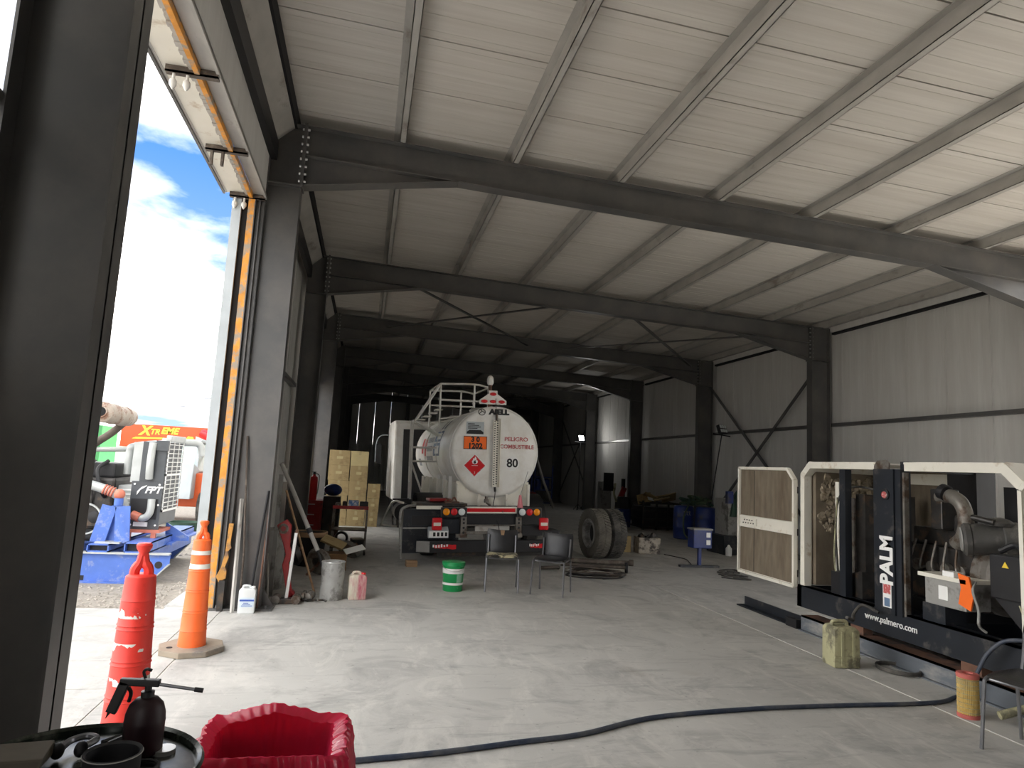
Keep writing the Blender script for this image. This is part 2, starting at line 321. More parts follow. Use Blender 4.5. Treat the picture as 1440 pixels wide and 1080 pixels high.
for i in range(8):
    x = 0.11 + 1.432*i
    if i == 7: x = 10.0
    mb = MB(); z = zr(x)
    mb.box(x-0.004, x+0.004, FY[0], FY[8], z, z+PT).box(x-0.004, x+0.075, FY[0], FY[8], z, z+0.006).box(x-0.075, x+0.004, FY[0], FY[8], z+PT-0.006, z+PT).box(x+0.067, x+0.075, FY[0], FY[8], z, z+0.025)
    mb.build('purlin', 'galv', ce, False)
# roof bracing in the fourth and seventh bays
for k in (3, 6):
    for xa, xb in ((0.3, 4.3), (5.2, 9.4)):
        for a, b in ((xa, xb), (xb, xa)):
            MB().bar((a, FY[k]+.1, zr(a)-0.16), (b, FY[k+1]-.1, zr(b)-0.22), 0.07, 0.03).build('roof_brace', 'steel', ce)
# ------------------------------------------------------------------ portal frames
def steel_frame(k):
    y = FY[k]; fr = struct('steel_frame', 'dark grey painted steel portal frame', (4.3, y, 0)); t = 0.012; fw = 0.095
    def plate(mb, poly): mb.prism(poly, 'y', y-0.007, y+0.007)
    for side in (0, 1):
        xo, xi = ((-1.38, -1.0), (10.15, 9.7))[side]; s_ = 1 if side == 0 else -1; hb = (4.87, 4.49)[side]
        ct = zr(xi)
        mb = MB(); plate(mb, [(xo, 0.02), (xi, 0.02), (xi, ct), (xo, zr(xo))])
        mb.box(xo-t*s_, xo, y-fw, y+fw, 0.02, zr(xo)).box(xi-t*s_, xi, y-fw, y+fw, 0.02, hb-.02)
        mb.box(min(xo, xi), max(xo, xi), y-fw, y+fw, hb-0.02, hb)
        mb.box(min(xo, xi), max(xo, xi), y-fw, y+fw, zr(xi)-0.014, zr(xi))
        mb.build('column', 'steel', fr, False)
        mb = MB(); mb.box(min(xo, xi)-.13, max(xo, xi)+.13, y-.2, y+.2, 0.0, 0.022)
        for bx in (min(xo, xi)-.06, max(xo, xi)+.06):
            for by in (-.15, .15): mb.cyl((bx, y+by, .02), (bx, y+by, .05), .016, 6)
        for q in (xo, xi):
            o_ = -1 if q == min(xo, xi) else 1
            mb.prism([(q, .02), (q+o_*.12, .02), (q, .22)], 'y', y-.006, y+.006)
        mb.build('base_plate', 'steel', fr, False)
        mb = MB(); mb.box(xi-0.018*s_, xi+0.018*s_, y-0.11, y+0.11, hb-0.03, ct+0.015); mb.build('end_plate', 'steel', fr, False)
        if k in (2, 3, 4):
            mb = MB()
            for i in range(8):
                zb = hb+0.05+i*(ct-hb-0.1)/7
                for yy in (-.075, .075):
                    mb.cyl((xi+.018*s_, y+yy, zb), (xi+.045*s_, y+yy, zb), .016, 6); mb.cyl((xi-.018*s_, y+yy, zb), (xi-.04*s_, y+yy, zb), .016, 6)
            mb.build('bolts', 'silver', fr, False)['kind'] = 'stuff'
        # haunch
        xe = xi + s_*1.86; d = 0.37
        mb = MB(); plate(mb, [(xi, zr(xi)-d), (xi, hb), (xe, zr(xe)-d)])
        for sgn in (1,):
            a = Vector((xi, y, hb)); b = Vector((xe, y, zr(xe)-d)); mb.bar(a, b, 2*fw, t, (0, 0, 1))
        mb.build('haunch', 'steel', fr, False)
    d = 0.37; x0, x1 = -1.0, 9.7
    mb = MB(); plate(mb, [(x0, zr(x0)), (x1, zr(x1)), (x1, zr(x1)-d), (x0, zr(x0)-d)])
    mb.bar((x0, y, zr(x0)-t/2), (x1, y, zr(x1)-t/2), 2*fw, t); mb.bar((x0, y, zr(x0)-d), (x1, y, zr(x1)-d), 2*fw, t)
    mb.build('rafter', 'steel', fr, False)
for k in range(0, 9): steel_frame(k)
# ------------------------------------------------------------------ right wall
wr = struct('wall_right', 'light grey sandwich panel wall behind the generator')
y = 13.11 + 0.925*30
while y > FY[0]:
    mb = MB(); mb.box(10.28, 10.36, y-0.921, y-0.004, -0.02, 5.34)
    mb.box(10.272, 10.282, y-0.03, y-0.012, 0, 5.3)
    for r_ in (0.25, 0.5, 0.74): mb.box(10.278, 10.281, y-r_-0.02, y-r_, 0, 5.3)
    mb.build('wall_panel', 'wallpanel', wr, False); y -= 0.925
    while FY[1]+.9 < y < FY[2]-.5: y -= 0.925      # unseen bay beside the generator, left open to add light
for k in range(0, 8):
    a, b = FY[k]+.12, FY[k+1]-.12
    if k != 1: MB().box(10.17, 10.275, a, b, 2.985, 3.06).box(10.16, 10.175, a, b, 2.985, 3.0).build('girt', 'steel', wr, False)
    MB().box(10.17, 10.27, a, b, 5.14, 5.27).build('eave_flashing', 'wallpanel', wr, False)
    MB().box(10.19, 10.27, a, b, 5.09, 5.138).build('eave_black_strip', 'blackmatte', wr, False)
for k in (3, 6):
    for a, b in (((10.05, FY[k]+.1, 4.45), (10.05, FY[k+1]-.05, 0.35)), ((10.09, FY[k]+.1, 0.35), (10.09, FY[k+1]-.05, 4.45))):
        MB().bar(a, b, 0.03, 0.075).build('wall_brace', 'steel', wr, False)
# ------------------------------------------------------------------ left wall and its door headers
wl = struct('wall_left', 'grey panel wall with open doorway bays')
def lpanels(y0, y1, z0, z1):
    n = max(1, round((y1-y0)/0.93))
    for i in range(n):
        a = y0+(y1-y0)*i/n; b = y0+(y1-y0)*(i+1)/n
        MB().box(-1.58, -1.50, a+0.004, b-0.004, z0, z1).box(-1.502, -1.494, b-0.03, b-0.012, z0, z1).build('wall_panel', 'wallpanel', wl, False)
def girt(k, z): MB().box(-1.5, -1.40, FY[k]+.12, FY[k+1]-.12, z, z+.07).build('girt', 'steel', wl, False)
for k in range(2, 8):
    if k == 3:
        lpanels(FY[3], 16.4, -.02, 5.7); lpanels(16.4, FY[4], 3.6, 5.7)          # unseen second doorway, read off a lit column and opened wider for light
    else: lpanels(FY[k], FY[k+1], -.02, 5.7)
    if k != 3: girt(k, 2.985)
for k in range(0, 8):
    a, b = FY[k]+.0, FY[k+1]
    MB().box(-1.385, -1.31, a, b, 5.17, 5.40).build('eave_beam', 'black', wl, False)
    MB().prism([(-1.38, 5.40), (-1.35, 5.40), (-1.14, 5.60), (-1.14, 5.66), (-1.38, 5.66)], 'y', a, b).build('eave_channel', 'galv', wl, False)
    MB().box(-1.14, -1.11, a, b, 5.60, 5.79).build('eave_black_strip', 'blackmatte', wl, False)  # black strip along the gap between eave channel and roof
HB = 4.66
for k in (0, 1):
    a, b = FY[k]-.1, FY[k+1]-.1
    n = 3
    for i in range(n):
        p, q = a+(b-a)*i/n, a+(b-a)*(i+1)/n
        MB().box(-1.41, -1.385, p+.004, q-.004, HB+.012, 5.17).build('header_panel', 'wallpanel', wl, False)
    MB().box(-1.83, -1.80, a, b, HB, 5.8).build('header_face', 'wallpanel', wl, False)
    MB().box(-1.80, -1.56, a, b, HB+.005, HB+.03).build('soffit', 'cream', wl, False)
    MB().box(-1.50, -1.36, a, b, HB-.002, HB+.012).box(-1.385, -1.36, a, b, HB-.03, HB+.012).build('soffit_channel', 'galv', wl, False)
    MB().box(-1.845, -1.82, a, b, HB-.02, HB+.05).build('drip_edge', 'steel', wl, False)
r5 = random.Random(5)
a, b = FY[0], FY[2]-.1
tr = struct('trim_1', 'orange primed sliding door track under the header', (-1.53, 5, HB))
MB().box(-1.545, -1.505, a, b, HB-.055, HB+.005).build('track_rail', 'orange_prime', tr, False)
mb = MB()
for i in range(180):
    y = a + (b-a)*i/180
    mb.box(-1.585-r5.random()*.02, -1.546, y, y+(b-a)/180*.98, HB-.012-r5.random()*.02, HB+.004)
mb.build('sealant', 'galv', tr, False)
for y in (3.3, 5.42, 6.78, 7.98):
    mb = MB(); mb.box(-1.76, -1.37, y-.03, y+.03, HB-.06, HB-.045).box(-1.76, -1.37, y-.03, y-.02, HB-.06, HB-.005)
    mb.build('track_bracket', 'oldsteel', tr, False)
    for dx in (-1.70, -1.60):
        if y == 6.78: MB().box(dx-.012, dx+.012, y-.02, y+.02, HB-.2, HB-.05).build('hanger', 'oldsteel', tr, False)
        else: MB().cyl((dx, y, HB-.06), (dx, y, HB-.11), .012, 8).lathe([(.012, 0), (.028, -.02), (.03, -.05), (.015, -.075), (.006, -.09)], 10, (dx, y, HB-.10)).build('hanger', 'white', tr)
# doorway bay between the first and second frames: jamb at the far column
dj = struct('door_1', 'grey and orange jamb of the open sliding doorway', (-1.55, 8.0, 0))
MB().box(-1.73, -1.63, 8.0, 8.10, 0, HB).build('jamb', 'concretegrey', dj, False)
MB().box(-1.63, -1.55, 8.04, 8.12, 0, HB).build('gap_strip', 'blackmatte', dj, False)
MB().box(-1.55, -1.48, 7.97, 8.06, 0, HB-.03).build('guide_post', 'orange_prime', dj, False)
MB().box(-1.48, -1.385, 8.02, 8.12, 0, HB).box(-1.48, -1.47, 7.96, 8.02, 0, HB).box(-1.43, -1.42, 7.97, 8.02, 0, HB).build('channel_post', 'steel', dj, False)
# open bay beside the nearest column: one rail across the opening
MB().cyl((-1.42, FY[0], 2.95), (-1.42, FY[1]-.02, 2.92), 0.035, 12).build('trim_2', 'steel')['kind'] = 'structure'
# ------------------------------------------------------------------ back wall
wb = struct('wall_back', 'grey panel wall at the dark far end')
for i in range(13):
    a = -1.5 + i*0.91
    MB().box(a+.004, a+.906, FY[8]+.1, FY[8]+.18, -.02, 5.75).box(a+.02, a+.035, FY[8]+.09, FY[8]+.1, 0, 5.6).build('wall_panel', 'wallpanel', wb, False)
for i in range(38):
    a = -1.4 + i*0.31
    MB().prism([(a, FY[8]+.10), (a+.04, FY[8]+.05), (a+.16, FY[8]+.05), (a+.20, FY[8]+.10)], 'z', 0, 2.6).build('corrugation', 'wallpanel', wb, False)
for x in (2.2, 6.0): MB().box(x-.1, x+.1, FY[8]-.2, FY[8]+.08, 0, zr(x)-.4).build('gable_post', 'steel', wb, False)

# unseen gable behind the viewer, painted dark to cut bounced light
wf = struct('wall_front', 'grey panel gable wall at the near end')
for i in range(13):
    a = -1.6 + i*0.92
    MB().box(a+.004, a+.916, FY[0]-.22, FY[0]-.14, -.02, 5.75).build('wall_panel', 'steel', wf, False)

# unseen panels added to darken the nearest column; the rest stays open for light
lpanels(-.4, 2.40, -.02, 5.7); lpanels(2.40, FY[1], -.02, 2.0)
# ------------------------------------------------------------------ fuel tanker
def tanker():
    T = thing('tanker_truck', 'white fuel tanker truck parked inside, its round rear end facing out', 'truck', (2.25, 11.9, 0), (0, -0.031, 0.05), local=True)
    cx, cz, R, LN = 0.047, 1.95, 0.80, 4.9
    tank = MB().lathe([(0.01, -.05), (.735, -.047), (.775, -.035), (.80, .0), (.80, LN), (.77, LN+.06), (.4, LN+.16), (.01, LN+.18)], 64, p=(cx, 0, cz), q=(cx, 1, cz)).build('tank', 'white', T)
    for yy in (0.02, LN/3, 2*LN/3, LN-.05): MB().lathe([(R, -.012), (R+.012, -.008), (R+.012, .008), (R, .012)], 64, p=(cx, yy, cz), q=(cx, yy+1, cz), caps=False).build('tank_band', 'white', tank)
    F = -0.052
    def plate(name, x0, x1, z0, z1, m, parent=tank, y=F, d=.006, bev=0): return MB().box(x0, x1, y-d, y, z0, z1).build(name, m, parent, False, bevel=bev)
    # orange danger plate, notice plate and flammable diamond
    op = plate('danger_plate', -.53, -.11, 1.985, 2.215, 'orangeplate', T)
    mb = MB()
    for a, b, c, d in ((-.53, -.11, 1.985, 1.995), (-.53, -.11, 2.205, 2.215), (-.53, -.52, 1.985, 2.215), (-.12, -.11, 1.985, 2.215)): mb.box(a, b, F-.009, F-.005, c, d)
    mb.build('plate_border', 'blackprint', op, False)
    text('number', '3 0', .12, 'blackprint', op, (-.32, F-.008, 2.155), bold=.006)
    text('number', '1202', .13, 'blackprint', op, (-.32, F-.008, 2.04), bold=.006)
    npl = plate('notice_plate', -.49, -.17, 2.25, 2.47, 'concretegrey', T)
    MB().prism([(-.48, 2.255), (-.18, 2.255), (-.18, 2.29), (-.23, 2.325), (-.43, 2.325), (-.48, 2.29)], 'y', F-.009, F-.005).build('plate_band', 'blackprint', npl, False)
    mb = MB()
    for i in range(4): mb.box(-.46, -.46+(.12, .2, .23, .17)[i], F-.0085, F-.005, 2.425-i*.026, 2.438-i*.026)
    mb.build('small_print', 'blackprint', npl, False)['kind'] = 'stuff'
    def dia(r, y0, y1, c=(-.32, 1.70)): return MB().prism([(c[0]-r, c[1]), (c[0], c[1]-r), (c[0]+r, c[1]), (c[0], c[1]+r)], 'y', y0, y1)
    dp = dia(.205, F-.004, F).build('flammable_placard', 'whiteplain', T, False)
    dia(.192, F-.0055, F-.0045).build('placard_line', 'redprint', dp, False); dia(.178, F-.007, F-.006).build('placard_face', M['red'], dp, False)
    fl_ = [(0, -.045), (.04, -.03), (.055, .0), (.045, .03), (.03, .02), (.03, .06), (.005, .095), (-.01, .05), (-.03, .065), (-.035, .03), (-.052, .01), (-.04, -.03)]
    MB().prism([(-.32+x, 1.765+z) for x, z in fl_], 'y', F-.010, F-.008).build('flame', 'whiteplain', dp, False)
    MB().prism([(-.32+x*.45, 1.755+z*.5) for x, z in fl_], 'y', F-.0115, F-.0102).build('flame_core', 'blackprint', dp, False)
    MB().box(-.375, -.265, F-.010, F-.008, 1.695, 1.703).build('flame_base', 'whiteplain', dp, False)
    text('class_digit', '3', .05, 'whiteplain', dp, (-.32, F-.009, 1.575))
    # painted lettering
    text('maker_name', 'AIELL', .125, 'blackprint', tank, (.10, F-.003, 2.655), sx=1.2, bold=.009)
    mb = MB(); ring = [(-.215+.062*math.cos(t), 2.65+.055*math.sin(t)) for t in [i*math.pi/12 for i in range(25)]]
    mb.tube([(a, F-.002, b) for a, b in ring], .007, 5, False).tube([(-.27, F-.002, 2.61), (-.215, F-.002, 2.66), (-.16, F-.002, 2.64)], .007, 5).tube([(-.215, F-.002, 2.66), (-.235, F-.002, 2.70)], .007, 5)
    mb.build('maker_emblem', 'blackprint', tank)
    text('warning_text', 'PELIGRO', .098, 'redprint', tank, (.43, F-.003, 2.18), sx=1.15, bold=.002)
    text('warning_text', 'COMBUSTIBLE', .098, 'redprint', tank, (.445, F-.003, 2.045), sx=1.0, bold=.002)
    sg = MB().lathe([(.13, 0), (.13, .002), (.0, .002)], 28, p=(.365, F+.001, 1.75), q=(.365, F-1, 1.75)).build('speed_disc', 'whiteplain', T)
    text('speed_limit', '80', .21, 'blackprint', sg, (.365, F-.006, 1.75), bold=.005)
    # level gauge strip with punched holes
    g = MB().box(-.005, .115, F-.03, F-.015, 1.33, 2.52).box(-.005, .005, F-.05, F-.015, 1.33, 2.52).box(.095, .10, F-.06, F-.015, 1.33, 2.52).box(.118, .13, F-.05, F, 1.33, 2.54).build('level_gauge', 'cream', T, False)
    mb = MB()
    for i in range(28):
        z = 1.37 + i*.041; mb.box(.012, .035, F-.0315, F-.029, z, z+.016); mb.box(.058, .084, F-.0315, F-.029, z+.012, z+.03)
    mb.build('gauge_holes', 'blackprint', g, False)['kind'] = 'stuff'
    MB().cyl((.05, F-.03, 2.5), (.05, F-.03, 2.62), .02, 10).build('gauge_cap', 'darkmetal', g); MB().cyl((.05, F-.03, 1.33), (.06, F-.03, 1.25), .02, 10).build('gauge_cap', 'darkmetal', g)
    MB().tube(smooth_path([(.05, F-.02, 2.62), (.03, F-.03, 2.76), (.03, F-.02, 2.9)]), .006, 6).build('gauge_cable', 'black', T)
    MB().tube(smooth_path([(.06, F-.03, 1.28), (.045, F-.05, 1.15), (.02, F-.06, .95), (.03, -.5, .7), (.05, -.5, .45)]), .007, 6).build('gauge_cable', 'black', T)
    # warning light board and beacon on top
    bd = MB().prism([(-.25, 2.80), (.25, 2.80), (.25, 2.87), (.08, 2.99), (.08, 3.05), (-.08, 3.05), (-.08, 2.99), (-.25, 2.87)], 'y', .02, .06).build('light_board', 'white', T, False, bevel=.006)
    for x, z in ((-.16, 2.85), (0, 2.85), (.16, 2.85), (0, 2.985)): MB().lathe([(.05, 0), (.045, .02), (.02, .03), (.0, .032)], 16, p=(0, 0, 0), q=(0, -1, 0)).build('warning_lamp', M['redsteel'] if False else 'red', bd, world=False).location = (x, .02, z)
    for c in bd.children:
        if c.name.startswith('warning_lamp'): c.scale = (1.25, 1, .62)
    bc = MB().cyl((-.03, .15, 2.7), (-.03, .15, 3.18), .035, 12).build('beacon_post', 'rust', T)
    MB().lathe([(.04, 0), (.06, .03), (.065, .1), (.05, .15), (.02, .175), (.0, .178)], 16, (-.03, .15, 3.16)).build('beacon', 'white', T)
    # saddles below the tank
    sd_ = MB().box(-.62, .70, .03, .07, 1.0, 1.42).build('rear_saddle', 'cream', T, False)
    for x in (-.60, -.22, .28, .68): MB().box(x-.02, x+.02, -.06, .03, 1.0, 1.38 if abs(x) > .5 else 1.2).build('saddle_rib', 'cream', sd_, False)
    for y in (.75, 1.5, 2.6, 3.8):
        mb = MB().prism([(-.72, 1.0), (.80, 1.0), (.72, 1.42), (.4, 1.3), (.05, 1.24), (-.3, 1.3), (-.64, 1.42)], 'y', y-.03, y+.03); mb.bar((-.70, y, 1.0), (-.70, y, 1.42), .06, .06); mb.build('saddle', 'cream', T, False)
    # chassis
    for x in (-.42, .42): MB().box(x-.04, x+.04, -.25, 7.6, .72, .99).build('chassis_rail', 'black', T, False)
    MB().box(-.5, .5, .4, .5, .75, .95).build('cross_member', 'black', T, False); MB().box(-.5, .5, 2.4, 2.5, .75, .95).build('cross_member', 'black', T, False)
    # rear cross beam with reflective tape and light panels
    Y0 = -.45
    rb = MB().box(-.53, .36, Y0, Y0+.08, .90, 1.01).build('rear_beam', 'cream', T, False)
    MB().box(-.51, .33, Y0-.004, Y0, .925, .985).build('reflective_tape', 'red', rb, False)
    MB().box(-1.36, -.5, Y0+.05, Y0+.6, 1.01, 1.06).build('step_deck', 'darkmetal', T, False)
    MB().box(-1.36, -.93, Y0, Y0+.06, .965, 1.02).build('deck_edge', 'cream', T, False)
    MB().obox((-.93, Y0+.45, 1.10), (.38, .3, .05), (0, 0, .1)).build('folded_tarp', 'redsteel', T, False, bevel=.015)
    mb = MB(); mb.tube(smooth_path([(-.85, Y0+.2, 1.06), (-.82, Y0+.2, 1.13), (-.75, Y0+.2, 1.09), (-.70, Y0+.2, 1.15), (-.64, Y0+.2, 1.06)]), .014, 6).box(-.86, -.62, Y0+.12, Y0+.28, 1.06, 1.085); mb.build('chain_hook', 'rust', T)
    for sx, x0 in ((1, -.955), (-1, .36)):
        lp = MB().box(x0, x0+.44, Y0-.02, Y0+.05, .845, 1.0).build('light_panel', 'black', T, False)
        mb = MB(); fr_ = .008
        mb.box(x0, x0+.44, Y0-.024, Y0-.018, .992, 1.0).box(x0, x0+.008, Y0-.024, Y0-.018, .845, 1.0).box(x0+.432, x0+.44, Y0-.024, Y0-.018, .845, 1.0); mb.build('panel_edge', 'steel', lp, False)
        cols = ['amber', 'red', 'clear'] if sx == 1 else ['clear', 'red', 'amber']
        for i, c in enumerate(cols):
            x = x0 + .09 + i*.13
            MB().lathe([(.058, 0), (.058, .012), (.05, .022), (.025, .03), (.0, .032)], 20, p=(x, Y0-.02, .925), q=(x, Y0-1, .925)).build('lamp_lens', c, lp)
    # square red lamps at the corners, plate box
    for x, z in ((-1.02, .73), (.83, .73)):
        lm = MB().box(x-.085, x+.085, Y0-.08, Y0-.02, z-.105, z+.105).build('corner_lamp', 'red', T, True, bevel=.03)
        MB().box(x-.06, x+.06, Y0-.086, Y0-.079, z-.03, z+.025).build('lamp_window', 'cream', lm, False)
        MB().cyl((x, Y0-.02, z), (x, Y0+.05, z), .05, 12).build('lamp_socket', 'blackprint', lm)
    pb = MB().prism([(Y0-.06, .50), (Y0-.06, .62), (Y0+.04, .68), (Y0+.04, .50)], 'x', -1.16, -.82).build('plate_box', 'concretegrey', T, False, bevel=.01)
    MB().box(-1.145, -.835, Y0-.064, Y0-.059, .51, .61).build('number_plate', 'whiteplain', pb, False)
    mb = MB()
    for i in range(4): mb.box(-1.08+i*.065, -1.04+i*.065, Y0-.067, Y0-.063, .53, .595)
    mb.build('plate_characters', 'blackprint', pb, False)['kind'] = 'stuff'
    # brackets and drawbar frame between panels and bumper
    for x in (-.56, .40):
        br = MB().box(x-.05, x+.05, Y0, Y0+.1, .52, .84).build('bumper_bracket', 'castmetal', T, False)
        mb = MB()
        for z in (.58, .66, .74, .80): mb.cyl((x, Y0-.003, z), (x, Y0+.01, z), .02, 10)
        mb.build('bracket_holes', 'blackprint', br)['kind'] = 'stuff'
        MB().box(x-.13, x+.06, Y0-.02, Y0+.04, .50, .56).build('tube_end', 'castmetal', T, False)
    MB().box(-.51, .36, Y0+.05, Y0+.1, .70, .88).build('rear_plate', 'black', T, False)
    MB().box(-.51, .36, Y0+.02, Y0+.05, .69, .71).build('rear_bar', 'castmetal', T, False); MB().box(-.51, .36, Y0+.04, Y0+.07, .55, .60).build('rear_bar', 'castmetal', T, False)
    MB().box(-.35, .25, Y0+.06, Y0+.09, .59, .68).build('hitch_plate', 'galv', T, False)
    MB().box(-.95, -.62, Y0+.04, Y0+.14, .56, .80).build('tool_box', 'navy', T, False, bevel=.01)
    MB().box(.46, .84, Y0+.02, Y0+.2, .52, .70).build('tool_box', 'black', T, False, bevel=.01)
    # underrun bumper
    bp = MB().prism([(-1.34, Y0-.02), (-1.14, Y0-.12), (1.02, Y0-.12), (1.12, Y0-.02), (1.12, Y0+.05), (-1.34, Y0+.05)], 'z', .27, .46).build('bumper', 'black', T, False, bevel=.006)
    MB().prism([(-1.345, Y0-.022), (-1.14, Y0-.125), (-1.14, Y0-.12), (-1.335, Y0-.02)], 'z', .28, .455).build('bumper_end', 'greyplastic', bp, False)
    def sticker(x0, x1, seed, w0):
        r = random.Random(seed); n = 12; top = []; bot = []
        for i in range(n+1):
            x = x0+(x1-x0)*i/n; top.append((x, .40+r.uniform(-.012, .014)*(1 if i % 2 else .3))); bot.append((x, .325+r.uniform(-.004, .008)+.02*(1-i/n)))
        MB().prism(bot + top[::-1], 'y', Y0-.124, Y0-.121).build('bumper_sticker', 'red', bp, False)
        mb = MB()
        for i in range(6): xx = x0-.02+i*w0; mb.box(xx, xx+w0*.6, Y0-.127, Y0-.1245, .365+r.uniform(-.02, .01), .395+r.uniform(0, .015))
        mb.build('sticker_script', 'whiteplain', bp, False)['kind'] = 'stuff'
    sticker(-1.07, -.70, 2, .045); sticker(.58, .80, 4, .03)
    MB().box(-1.0, .9, Y0-.05, Y0+.0, .20, .265).build('lower_bar', 'darkmetal', T, False)
    # mud box on the left and the mudguard wings
    mbx = MB().box(-1.56, -.62, Y0+.12, Y0+.35, .24, .955).build('mud_box', 'navy', T, False)
    MB().box(-1.56, -.62, Y0+.10, Y0+.12, .635, .66).build('mud_box_rib', 'greyplastic', mbx, False)
    MB().box(-1.42, -.98, Y0+.112, Y0+.12, .70, .85).build('mud_box_recess', 'black', mbx, False)
    MB().tube(smooth_path([(-1.58, Y0+.1, .16), (-1.60, Y0+.1, .55), (-1.61, Y0+.1, .90), (-1.52, Y0+.1, 1.0), (-1.36, Y0+.1, 1.02)], 5), .022, 8).build('guard_tube', 'greyplastic', T)
    MB().tube(smooth_path([(-1.80, 1.3, .55), (-1.66, .7, 1.0), (-1.5, .3, 1.02)], 5), .02, 6).tube([(-1.80, 1.3, .55), (-1.50, 1.3, .52)], .02, 6).build('guard_tube', 'cream', T)
    MB().box(.62, 1.18, Y0+.1, Y0+.6, .57, .60).box(1.05, 1.16, Y0+.1, Y0+.16, .42, .57).build('wing_plate', 'black', T, False)
    for sx in (-1, 1):
        mg = MB(); a = arc((0, 1.1, .52), .62, 0.1, math.pi-.1, 12, 'yz'); b = arc((0, 1.1, .52), .65, 0.1, math.pi-.1, 12, 'yz')
        vs = []; x0, x1 = (sx*.55, sx*1.2)
        n = len(a); mg.add([(x0, p[1], p[2]) for p in a] + [(x1, p[1], p[2]) for p in a] + [(x0, p[1], p[2]) for p in b] + [(x1, p[1], p[2]) for p in b], [f for i in range(n-1) for f in ((i, i+1, n+i+1, n+i), (2*n+i, 3*n+i, 3*n+i+1, 2*n+i+1))])
        mg.build('mudguard', 'black', T)
        for yy in (1.1, 2.35, 6.3):
            for xx in ((.95, .62) if yy < 5 else (.98,)):
                wheel = MB().lathe([(.25, -.13), (.46, -.135), (.51, -.09), (.515, 0), (.51, .09), (.46, .135), (.25, .13)], 36, p=(sx*xx, yy, .515), q=(sx*xx+1, yy, .515), caps=False).build('wheel', 'rubber', T)
                MB().lathe([(.25, -.10), (.2, -.02), (.1, .0), (.0, .0)], 20, p=(sx*xx, yy, .515), q=(sx*xx+sx, yy, .515), caps=False).build('rim', 'castmetal', wheel)
    # side ladder and tank-top railing (white tubes)
    lx = -1.25
    def rail(name, *paths, r=.02):
        for p in paths: MB().tube(p, r, 8).build(name, 'white', T)
    for y in (1.45, 1.75):
        rail('ladder_rail', smooth_path([(lx, y, 1.02), (lx, y, 2.45), (lx+.07, y, 2.56), (-.72, y, 3.30)], 5))
    for z in (1.35, 1.65, 2.05): MB().tube([(lx, 1.45, z), (lx, 1.75, z)], .016, 6).build('rung', 'white', T)
    for i in range(5):
        t = .1+i*.2; MB().box(lx+t*.55-.06, lx+t*.55+.08, 1.45, 1.75, 2.45+t*.35, 2.47+t*.35).build('stair_tread', 'cream', T, False)
    for y in (1.45, 1.75): rail('stair_stringer', [(lx+.05, y, 2.52), (-.62, y, 2.22)])
    rail('ladder_brace', [(lx, 1.6, 1.75), (-.98, 1.6, 1.05)], [(lx, 1.6, 2.02), (-.7, 1.6, 2.02)], [(lx, 1.6, 1.75), (-.75, 1.6, 1.75)])
    for y in (1.55, 3.0):
        z0 = 3.30
        rail('top_rail', smooth_path([(-.72, y, z0), (-.03, y, z0+.02), (.26, y, z0-.03)], 4))
        rail('mid_rail', [(-.72, y, 2.98), (.26, y, 2.98)])
        for x, zb in ((-.72, 2.42), (-.03, 2.73), (.26, 2.68)): rail('rail_post', [(x, y, zb), (x, y, z0)])
    rail('top_rail', [(-.72, 1.55, 3.30), (-.72, 3.0, 3.30)], [(.26, 1.55, 3.27), (.26, 3.0, 3.27)])
    rail('walk_edge', [(-.72, 1.5, 2.60), (.2, 1.5, 2.72)], [(-.72, 3.05, 2.60), (.2, 3.05, 2.72)])
    for y in (1.2, 3.6): MB().lathe([(.22, 0), (.24, .05), (.2, .09), (.0, .1)], 20, (cx, y, 2.72)).build('manhole_cover', 'silver', T)
    # stickers on the tank flank
    def patch(y0, y1, a0, a1, m, name='side_sticker', r=R+.006):
        mb = MB(); n = 6; vs = []
        for i in range(n+1):
            a = math.radians(a0+(a1-a0)*i/n)
            for y in (y0, y1): vs.append((cx-r*math.cos(a), y, cz+r*math.sin(a)))
        mb.add(vs, [(2*i, 2*i+1, 2*i+3, 2*i+2) for i in range(n)]); return mb.build(name, m, tank)
    M['navysticker'] = mat('slate_blue_print', (0.12, 0.19, 0.30), .5, 0, .1, 6); M['greyprint'] = mat('grey_print', (.16, .17, .18), .6, 0, .2, 40, dirt=(.6, .6, .6), dirt_amt=.4, dirt_scale=60)
    patch(1.25, 2.05, 14, 30, 'navysticker'); patch(1.25, 2.05, -6, 12, 'navysticker'); patch(1.32, 1.8, 17, 27, 'whiteplain', r=R+.009); patch(1.32, 1.8, -3, 8, 'whiteplain', r=R+.009)
    patch(3.55, 3.8, -2, 22, 'red'); patch(3.1, 3.35, -6, 20, 'red')
    for y0, y1, a0, a1 in ((2.2, 2.95, 14, 22), (2.2, 2.95, 1, 9), (2.1, 3.0, -14, -6), (1.4, 1.9, 34, 50), (4.0, 4.4, -22, -10)): patch(y0, y1, a0, a1, 'greyprint')
    for y in (.25, .9, 1.6): MB().box(-.72, -.66, y, y+.03, 1.0, 1.5).build('support_fin', 'white', T, False)
    # cab
    cab = MB().prism([(5.65, .75), (7.6, .75), (7.75, 1.5), (7.55, 2.65), (7.3, 2.78), (5.75, 2.78), (5.65, 2.7)], 'x', -1.22, 1.22).build('cab', 'white', T, False, bevel=.05)
    MB().box(-1.0, 1.0, 5.60, 5.66, .8, 2.55).build('cab_back_shade', 'black', cab, False)  # black sheet paints the shadow on the cab rear
    MB().box(-1.2, 1.2, 5.5, 6.9, .45, .8).build('cab_step', 'black', cab, False)
    mi = MB().box(-1.56, -1.42, 7.3, 7.38, 1.65, 2.2).build('mirror', 'black', T, True, bevel=.02)
